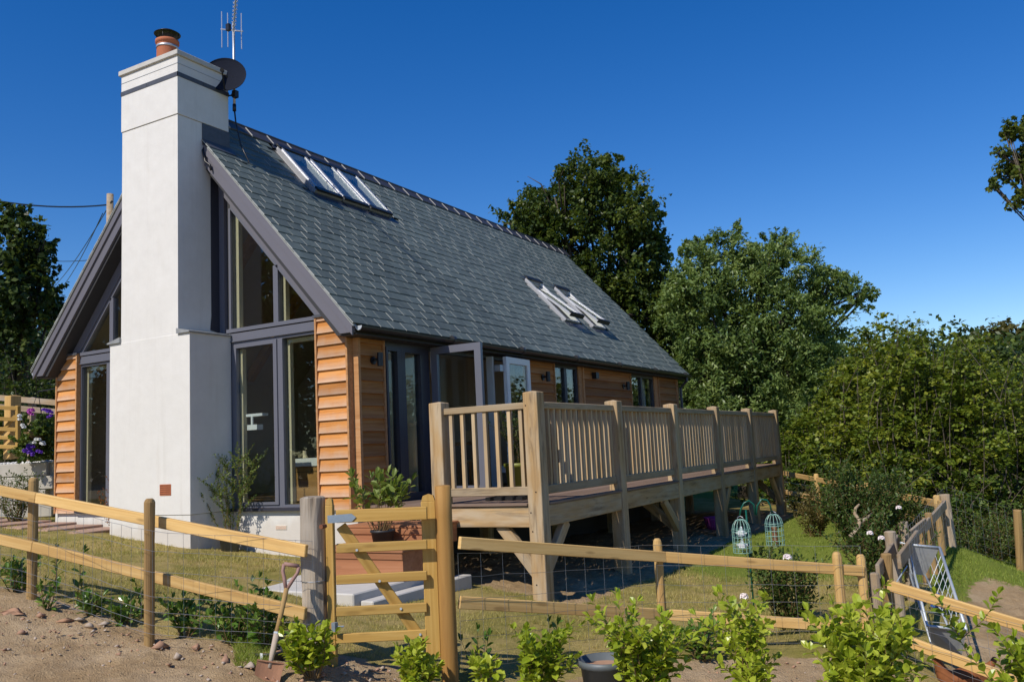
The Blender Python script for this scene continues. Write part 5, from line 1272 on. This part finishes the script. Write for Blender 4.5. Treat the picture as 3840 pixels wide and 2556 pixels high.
# galvanised hay rack hung on the old fence
N1, N2, F1, F2 = pix(3478,2345,7.25), pix(3624,2362,7.25), pix(3402,2040,8.6), pix(3524,2052,8.6)
N3, N4, F3, F4 = pix(3505,2452,7.35), pix(3606,2462,7.3), pix(3412,2150,8.6), pix(3470,2156,8.6)
hr = empty('hay_rack', (N3+F3)/2, 'galvanised wire hay rack with sheet metal ends hung beside the paddock', 'hay rack')
def plate(q, name, mat, th=.006):
    n = (q[1]-q[0]).cross(q[2]-q[0]).normalized()*th; MB().prism(q, n).build(name, mat, hr)
plate([F1,F2,F4,F3], 'end_plate', M['galvsheet']); plate([N1,N2,N4,N3], 'end_plate', M['galvsheet'])
for a, b, r in ((F2,N2,.014),(F1,N1,.011),(F1,F2,.012),(N1,N2,.012),(F4,N4,.010),(F3,N3,.010)): MB().tube([a,b], r, 8).build('tube', M['galv'], hr, None, True)
m = MB()
for i in range(1,11):
    q = i/11; m.tube([F2.lerp(N2,q), F4.lerp(N4,min(1,q+.04))], .0032, 4); m.tube([F1.lerp(N1,q), F3.lerp(N3,q)], .0028, 4)
for q in (.3,.62): m.tube([F2.lerp(F4,q), N2.lerp(N4,q)], .0032, 4); m.tube([F1.lerp(F3,q), N1.lerp(N3,q)], .0028, 4)
for i in range(1,8): m.tube([F3.lerp(N3,i/8), F4.lerp(N4,i/8)], .003, 4)
m.build('wire_grid', M['galv'], hr)
MB().tube([F1, F1+Vector((-.06,.0,.02)), pix(3378,2034,8.55)], .008, 6).build('hook', M['galv'], hr)
m = MB(); m.tube([pix(3402,2120,7.9), pix(3372,2165,7.8), pix(3350,2200,7.7)], .006, 5); m.build('chain', M['galv'], hr)

# brown hen in the paddock below the rails
def hen(c, face, label):
    o = empty('hen', c, label, 'hen'); cs, sn = math.cos(face), math.sin(face)
    def L(x, y, z): return (x*cs-y*sn, x*sn+y*cs, z)
    pts = [((-.25,0,.34),.03),((-.16,0,.29),.075),((-.06,0,.23),.115),((.05,0,.22),.115),((.12,0,.27),.075),((.15,0,.35),.042),((.17,0,.41),.036),((.205,0,.415),.018),
           ((-.30,0,.41),.02),((-.02,.05,.12),.035),((-.02,.055,.02),.010),((.03,.055,.008),.008),((-.02,-.05,.12),.035),((-.02,-.055,.02),.010),((.03,-.055,.008),.008)]
    ed = [(0,1),(1,2),(2,3),(3,4),(4,5),(5,6),(6,7),(0,8),(2,9),(9,10),(10,11),(2,12),(12,13),(13,14)]
    me = bpy.data.meshes.new('body'); me.from_pydata([L(*p) for p, r in pts], ed, []); me.materials.append(M['hen'])
    b = new('body', me, o, T(c)); sk = b.modifiers.new('skin', 'SKIN')
    for i, (p, r) in enumerate(pts): me.skin_vertices[0].data[i].radius = (r, r)
    me.skin_vertices[0].data[2].use_root = True
    b.modifiers.new('sub', 'SUBSURF').levels = 2; b.modifiers['sub'].render_levels = 2; sk.use_smooth_shade = True
    m = MB(); m.prism([L(.13,-.004,.44), L(.19,-.004,.44), L(.20,-.004,.465), L(.18,-.004,.46), L(.165,-.004,.475), L(.15,-.004,.46), L(.13,-.004,.47)], L(0,.008,0)); m.build('comb', M['henred'], o, T(c))
    m = MB(); m.tube([L(.215,0,.415), L(.24,0,.408)], [.012,.003], 6); m.build('beak', M['cream'], o, T(c))
    for s in (-1,1):
        m = MB(); m.prism([L(.08,s*.112,.27), L(-.10,s*.112,.30), L(-.19,s*.085,.27), L(-.08,s*.118,.20), L(.06,s*.116,.20)], L(0,s*.006,0)); m.build('wing', M['hen'], o, T(c))
        MB().tube([L(.178,s*.030,.418), L(.178,s*.036,.418)], .006, 8).build('eye', M['black'], o, T(c))
    return o
hz_ = pix(3595,2492,6.9); hg = gz(hz_.x, hz_.y); hen(Vector((hz_.x, hz_.y, min(hg, hz_.z-.36))), 3.65, 'brown hen scratching under the paddock rails by the lime shrub')
# blue drinker blob behind the rack
dk = pix(3500,2140,9.2); o = empty('drinker', (dk.x,dk.y,gz(dk.x,dk.y)), 'small blue plastic drinker behind the hay rack', 'drinker'); MB().lathe([(0,0),(.07,0),(.07,.02),(.05,.03),(.045,.13),(.02,.155),(0,.16)], 16, (dk.x,dk.y,gz(dk.x,dk.y))).build('tank', plain('blue_plastic', (0.02,0.08,0.30), .4), o, None, True)
# pink tub lying under the deck
pk = (4.95,7.9,gz(4.95,7.9)); o = empty('pink_trug', pk, 'magenta plastic trug under the far end of the deck', 'trug'); MB().lathe([(0,0),(.15,0),(.20,.22),(.21,.22),(.205,.20),(.155,.01),(0,.01)], 20, pk).build('bucket', M['pink'], o, None, True)

# ================================================================ left terrace
ZT = .80
def tpix(u, v, d): return pix(u, v, d)
ter = MB(); ta, tb_ = pix(-500,1715,15.2), pix(215,1722,15.2); back = Vector((-.75,.9,0))*5
A = Vector((ta.x,ta.y,ZT-.03)); B = Vector((tb_.x-.0,tb_.y,ZT-.03))
ter.prism([A, B, B+Vector((-.05,6,0)), A+Vector((-3,6,0))], (0,0,-1.3)); tag(ter.build('terrace', M['sleeper'], None), kind='structure')
g = np.random.default_rng(5); n = 2600; q = g.random(n); e = g.random(n)**1.5*1.1
px_ = A.x+(B.x-A.x)*q-.4*e; py_ = A.y+(B.y-A.y)*q+e
def pebbles(name, x, y, z, s, mat, kind='stuff', label=None, cat=None):
    n = len(x); o8 = np.array([[1,0,0],[-1,0,0],[0,1,0],[0,-1,0],[0,0,1],[0,0,-1]],float); f8 = np.array([[0,2,4],[2,1,4],[1,3,4],[3,0,4],[2,0,5],[1,2,5],[3,1,5],[0,3,5]])
    V = o8[None]*(s[:,None,None]*(.6+.8*rng.random((n,1,3))))*np.array([1,1,.45]) + rng.normal(0,.22,(n,6,3))*s[:,None,None]
    a = rng.random(n)*6.28; c, sn = np.cos(a)[:,None], np.sin(a)[:,None]; X = V[:,:,0]*c-V[:,:,1]*sn; Y = V[:,:,0]*sn+V[:,:,1]*c
    V = np.stack([X+x[:,None], Y+y[:,None], V[:,:,2]+z[:,None]], 2).reshape(-1,3); F = (f8[None]+(np.arange(n)*6)[:,None,None]).reshape(-1,3)
    return tag(new(name, mesh_np(name, V, F, mat)), label, cat, None, kind)
pebbles('white_gravel', px_, py_, np.full(n,ZT-.02), .018+.03*g.random(n), M['whitegravelstone'], 'stuff', 'white limestone gravel covering the raised terrace', 'gravel')
wl = empty('retaining_wall', ((A.x+B.x)/2,(A.y+B.y)/2,-.15), 'pale limewashed sleeper wall holding up the gravel terrace', 'wall')
d_ = (B-A).normalized(); out = Vector((d_.y,-d_.x,0))
for k in range(4):
    z = ZT-.14-k*.235
    beam('sleeper', Vector((A.x,A.y,z))+out*(.07+.012*k), Vector((B.x,B.y,z))+out*(.07+.012*k)-d_*(.0 if k % 2 else .12), .12, .225, M['sleeper'], wl, (0,0,1), .012)
# rail fence and little gate on the terrace
f7 = empty('fence', pix(60,1690,17), 'weathered rail fence behind the flower basket on the terrace', 'fence')
for v in (1493,1527): rail('rail', pix(-300,v-28,17.3), pix(230,v+18,16.6), .04, .11, M['oldrail'], f7)
for u, dd in ((-298,17.36),(-120,17.1),(120,16.85),(228,16.7)):
    p = pix(u, 1500+.09*(u+300)*.9, dd); post('post', p.x, p.y, ZT-.2, pix(u, 1455+.085*(u+300), dd).z, .11, M['oldrail'], f7)
gp2 = empty('terrace_gate_post', pix(-150,1690,15.75), 'square timber post on the hinge side of the terrace gate', 'post')
p = pix(-150,1600,15.75); post('timber', p.x, p.y, ZT-.2, pix(-150,1470,15.75).z, .16, M['fence'], gp2)
gpost = empty('terrace_gate_post', pix(42,1690,16), 'square pale timber gate post on the terrace', 'post')
b_ = pix(44,1700,16); t_ = pix(44,1482,16); post('timber', b_.x, b_.y, b_.z-.1, t_.z, .20, M['fence'], gpost)
tg = empty('terrace_gate', pix(20,1690,15.7), 'small five bar wooden gate beside the flower basket', 'gate')
for v in (1530,1572,1610,1642,1676): beam('bar', pix(-140,v-8,15.7), pix(62,v,15.7), .03, .07, M['gate'], tg)
beam('stile', pix(66,1692,15.7), pix(66,1520,15.7), .05, .08, M['gate'], tg, (1,0,0)); beam('brace', pix(-60,1690,15.72)+Vector((0,.04,0)), pix(60,1545,15.72)+Vector((0,.04,0)), .025, .07, M['gate'], tg)
# hanging flower basket
fb = pix(140,1625,14.9); hb = empty('flower_basket', fb-Vector((0,0,.25)), 'hanging basket of violet, pink and white flowers left of the cedar corner', 'flower basket')
MB().lathe([(0,-.18),(.12,-.14),(.20,.0),(.21,.03),(0,.03)], 18, fb).build('basket', M['stem'], hb, None, True)
m = MB()
for a in (0,2.1,4.2): m.tube([fb+Vector((math.cos(a)*.2,math.sin(a)*.2,.03)), fb+Vector((0,0,.72))], .004, 4)
m.tube([fb+Vector((0,0,.72)), Vector((-3.04,fb.y+.2,fb.z+.80))], .008, 5); m.build('chain', M['black'], hb)
g2 = random.Random(77)
crown('foliage', [(fb+Vector((g2.uniform(-.25,.25),g2.uniform(-.2,.2),g2.uniform(-.3,.25))), .20) for _ in range(9)], .055, M['bushleaf'], hb, dens=1.6, seed=78, aspect=.7)
for i, (col, du, dv_) in enumerate([('pink',-32,-82),('pink',-22,-92),('violet',40,-80),('violet',30,-88),('violet',48,-68),('whitepetal',-18,30),('whitepetal',0,22),('whitepetal',18,30),('whitepetal',30,40),('violet',-40,50),('violet',-30,70),('violet',-12,75),('violet',-52,62),('violet',8,66),('whitepetal',-60,-60),('whitepetal',-50,-30),('violet',-20,55),('violet',46,-75),('pink',-28,-76)]):
    for _ in range(2): rose(hb, pix(140+du+g2.uniform(-7,7), 1625+dv_+g2.uniform(-7,7), 14.6), .040, col)
# reddish slab path by the gable
pth = MB(); 
pth_o = new('path', None, None, T(-3.4,-.6,-.16)); pth_o['kind'] = 'structure'
for k in range(9):
    x0 = -6.6+k*.62; z = gz(x0+.3,-.55)+.025; MB().cbox((x0,-.95,z-.05),(x0+.60,-.10,z),.008).build('slab', M['slabred'], pth_o)
# utility poles and cables
def upole(u, vt, d, r, label):
    t_ = pix(u, vt, d); z0 = gz(t_.x,t_.y); o = empty('utility_pole', (t_.x,t_.y,z0), label, 'utility pole', 'poles beyond the house')
    MB().tube([(t_.x,t_.y,z0-.3),(t_.x,t_.y,t_.z)], [r*1.2,r], 12).build('pole', M['oldrail'], o, None, True); MB().tube([(t_.x,t_.y,t_.z-.35),(t_.x+.25,t_.y-.1,t_.z-.35)], .04, 6).build('bracket', M['black'], o); return t_
t1 = upole(413,728,32,.12,'old wooden utility pole top rising behind the left verge'); t2 = upole(172,1060,75,.13,'thin distant utility pole among the left tree leaves')
def cable(a, b, sag, r, label):
    P = [a.lerp(b, i/14)-Vector((0,0,sag*4*(i/14)*(1-i/14))) for i in range(15)]; tag(MB().tube(P, r, 4).build('cable', M['black'], None), label, 'cable', 'overhead cables')
cable(pix(-260,690,30), pix(405,768,32), .35, .030, 'thick overhead cable crossing the sky to the pole top')
cable(pix(398,790,32), pix(190,1085,60), .3, .018, 'thin sloping cable dropping from the pole towards the distant pole')
cable(pix(385,800,32), pix(175,1110,74), .9, .018, 'thin sagging cable below the sloping one')
cable(pix(-100,915,50), pix(340,975,45), .4, .022, 'faint level cable passing behind the left verge')

# ================================================================ stones and grass
sx = rng.uniform(0,9.8,26000); sy = rng.uniform(-6.2,.5,26000); so, gr, tk = zones(sx, sy); sd_ = seg_dist(sx, sy, LFENCE)
k_ = (so > .85) & (sd_ < .1) & (rng.random(26000) < .15+.85*np.clip(1+sd_*1.1, .15, 1)); sx, sy = sx[k_], sy[k_]
ss = .004+.020*rng.random(len(sx))**4
h_ = len(sx)//2
pebbles('shale_gravel', sx[:h_], sy[:h_], gz_np(sx[:h_],sy[:h_])+.006, ss[:h_], M['stone'], 'stuff', 'loose red shale chips on the bare earth bank', 'gravel')
pebbles('pale_gravel', sx[h_:], sy[h_:], gz_np(sx[h_:],sy[h_:])+.006, ss[h_:]*.8, M['stonegrey'], 'stuff', 'loose pale shale chips on the dirt track', 'gravel')
SLAB = ['largest red shale stone on the bank below the first fence stake', 'flat red stone beside two pale ones between the stakes', 'squarish pale stone next to the flat red stone', 'smooth pale stone on the bank short of the second stake', 'red stone just below the netting between the stakes', 'small red stone among chips near the first stake', 'pale chip of stone above the squarish pale stone', 'lone red stone out on the pale dirt track', 'red stone at the foot of the second fence stake', 'pale stone just past the second fence stake', 'broad red stone on the bank before the spade blade', 'pale rounded stone beside the spade blade', 'red stone tucked under the netting past the second stake']
for i, (u, v, s_, mt) in enumerate(((45,2318,.075,'stone'),(245,2365,.055,'stone'),(335,2385,.05,'stonegrey'),(390,2362,.05,'stonegrey'),(160,2305,.045,'stone'),(150,2350,.04,'stone'),(300,2345,.04,'stonegrey'),(80,2452,.04,'stone'),(600,2450,.06,'stone'),(660,2490,.045,'stonegrey'),(845,2500,.06,'stone'),(940,2525,.05,'stonegrey'),(740,2440,.05,'stone'))):
    p = pix(u, v, 6.9); p = pixz(u, v, gz(p.x,p.y)); p = pixz(u, v, gz(p.x,p.y)); z = gz(p.x,p.y)
    pebbles('stone', np.array([p.x]), np.array([p.y]), np.array([z+s_*.25]), np.array([s_]), M[mt], None, SLAB[i], 'stone')['group'] = 'stones on the earth bank'
def blades(name, x, y, hgt, wid, mat, tint, label):
    n = len(x); z = gz_np(x, y); a = rng.random(n)*6.28; lean = rng.normal(0,.5,(n,2))*hgt[:,None]
    V = np.empty((n,3,3)); V[:,0] = np.c_[x-np.cos(a)*wid, y-np.sin(a)*wid, z-.004]; V[:,1] = np.c_[x+np.cos(a)*wid, y+np.sin(a)*wid, z-.004]; V[:,2] = np.c_[x+lean[:,0], y+lean[:,1], z+hgt]
    F = np.arange(n*3).reshape(n,3); me = mesh_np(name, V.reshape(-1,3), F, mat, False, np.repeat(tint,3)[:,None].repeat(3,1)); return tag(new(name, me), label, 'grass', None, 'stuff')
N_ = 420000; x = rng.uniform(-4,9.2,N_); y = rng.uniform(-5,13,N_)
tuf = rng.random(N_) < .6; ti = rng.integers(0, 16000, N_); tx = rng.uniform(-4,9.2,16000); ty = rng.uniform(-5,13,16000)
x = np.where(tuf, tx[ti]+rng.normal(0,.022,N_), x); y = np.where(tuf, ty[ti]+rng.normal(0,.022,N_), y)
dist = np.hypot(x-CAMP.x, y-CAMP.y); keep = rng.random(N_) < np.clip((9.5/dist)**2, 0, 1)
so, gr, tk = zones(x, y); s_ = seg_dist(x, y, LFENCE)
patch = np.sin(x*2.1+np.sin(y*1.7)*1.3)*np.sin(y*2.3+np.cos(x*1.9))*.5+.5
keep &= (so < .3+.35*patch) & (s_ > .05) & ~((np.abs(x) < 3.0) & (y > -.02) & (y < 12)) & ~((x > -.75) & (x < .87) & (y > -.68) & (y < .1)) & ~((x > 2.6) & (x < 4.6) & (y > -1.78) & (y < .1)) & ~((x > 2.9) & (x < 5.45) & (y > .3))
x, y, gr, dist, patch = x[keep], y[keep], gr[keep], dist[keep], patch[keep]
gm = gr+rng.normal(0,.18,len(x)) > .5
hg_ = (.016+.032*rng.random(len(x))); wd_ = .0022*np.clip(dist/8,.8,2.2)
blades('dry_grass', x[~gm], y[~gm], hg_[~gm], wd_[~gm], M['grassblade'], np.clip(.62-.28*patch[~gm]+rng.normal(0,.2,(~gm).sum()),0,1), 'dry yellowing lawn around the house')
blades('green_grass', x[gm], y[gm], hg_[gm]*1.15, wd_[gm], M['greenblade'], np.clip(.5+rng.normal(0,.22,gm.sum()),0,1), 'greener lawn beyond the deck')
x = rng.uniform(8.8,14,40000); y = rng.uniform(3.2,9,40000); so, gr, tk = zones(x,y); k_ = so < .5
blades('field_grass', x[k_], y[k_], .02+.04*rng.random(k_.sum()), np.full(k_.sum(),.004), M['greenblade'], np.clip(.5+rng.normal(0,.22,k_.sum()),0,1), 'green field grass below the hedge')
u_ = rng.uniform(880,1010,1500); P = [pixz(u, v, -.95) for u, v in zip(u_, rng.uniform(2500,2600,1500))]; x = np.array([p.x for p in P]); y = np.array([p.y for p in P])
blades('weed_tuft', x, y, .03+.05*rng.random(1500), np.full(1500,.003), M['greenblade'], np.clip(.6+rng.normal(0,.2,1500),0,1), 'small bright grass tuft at the foot of the bank by the spade')
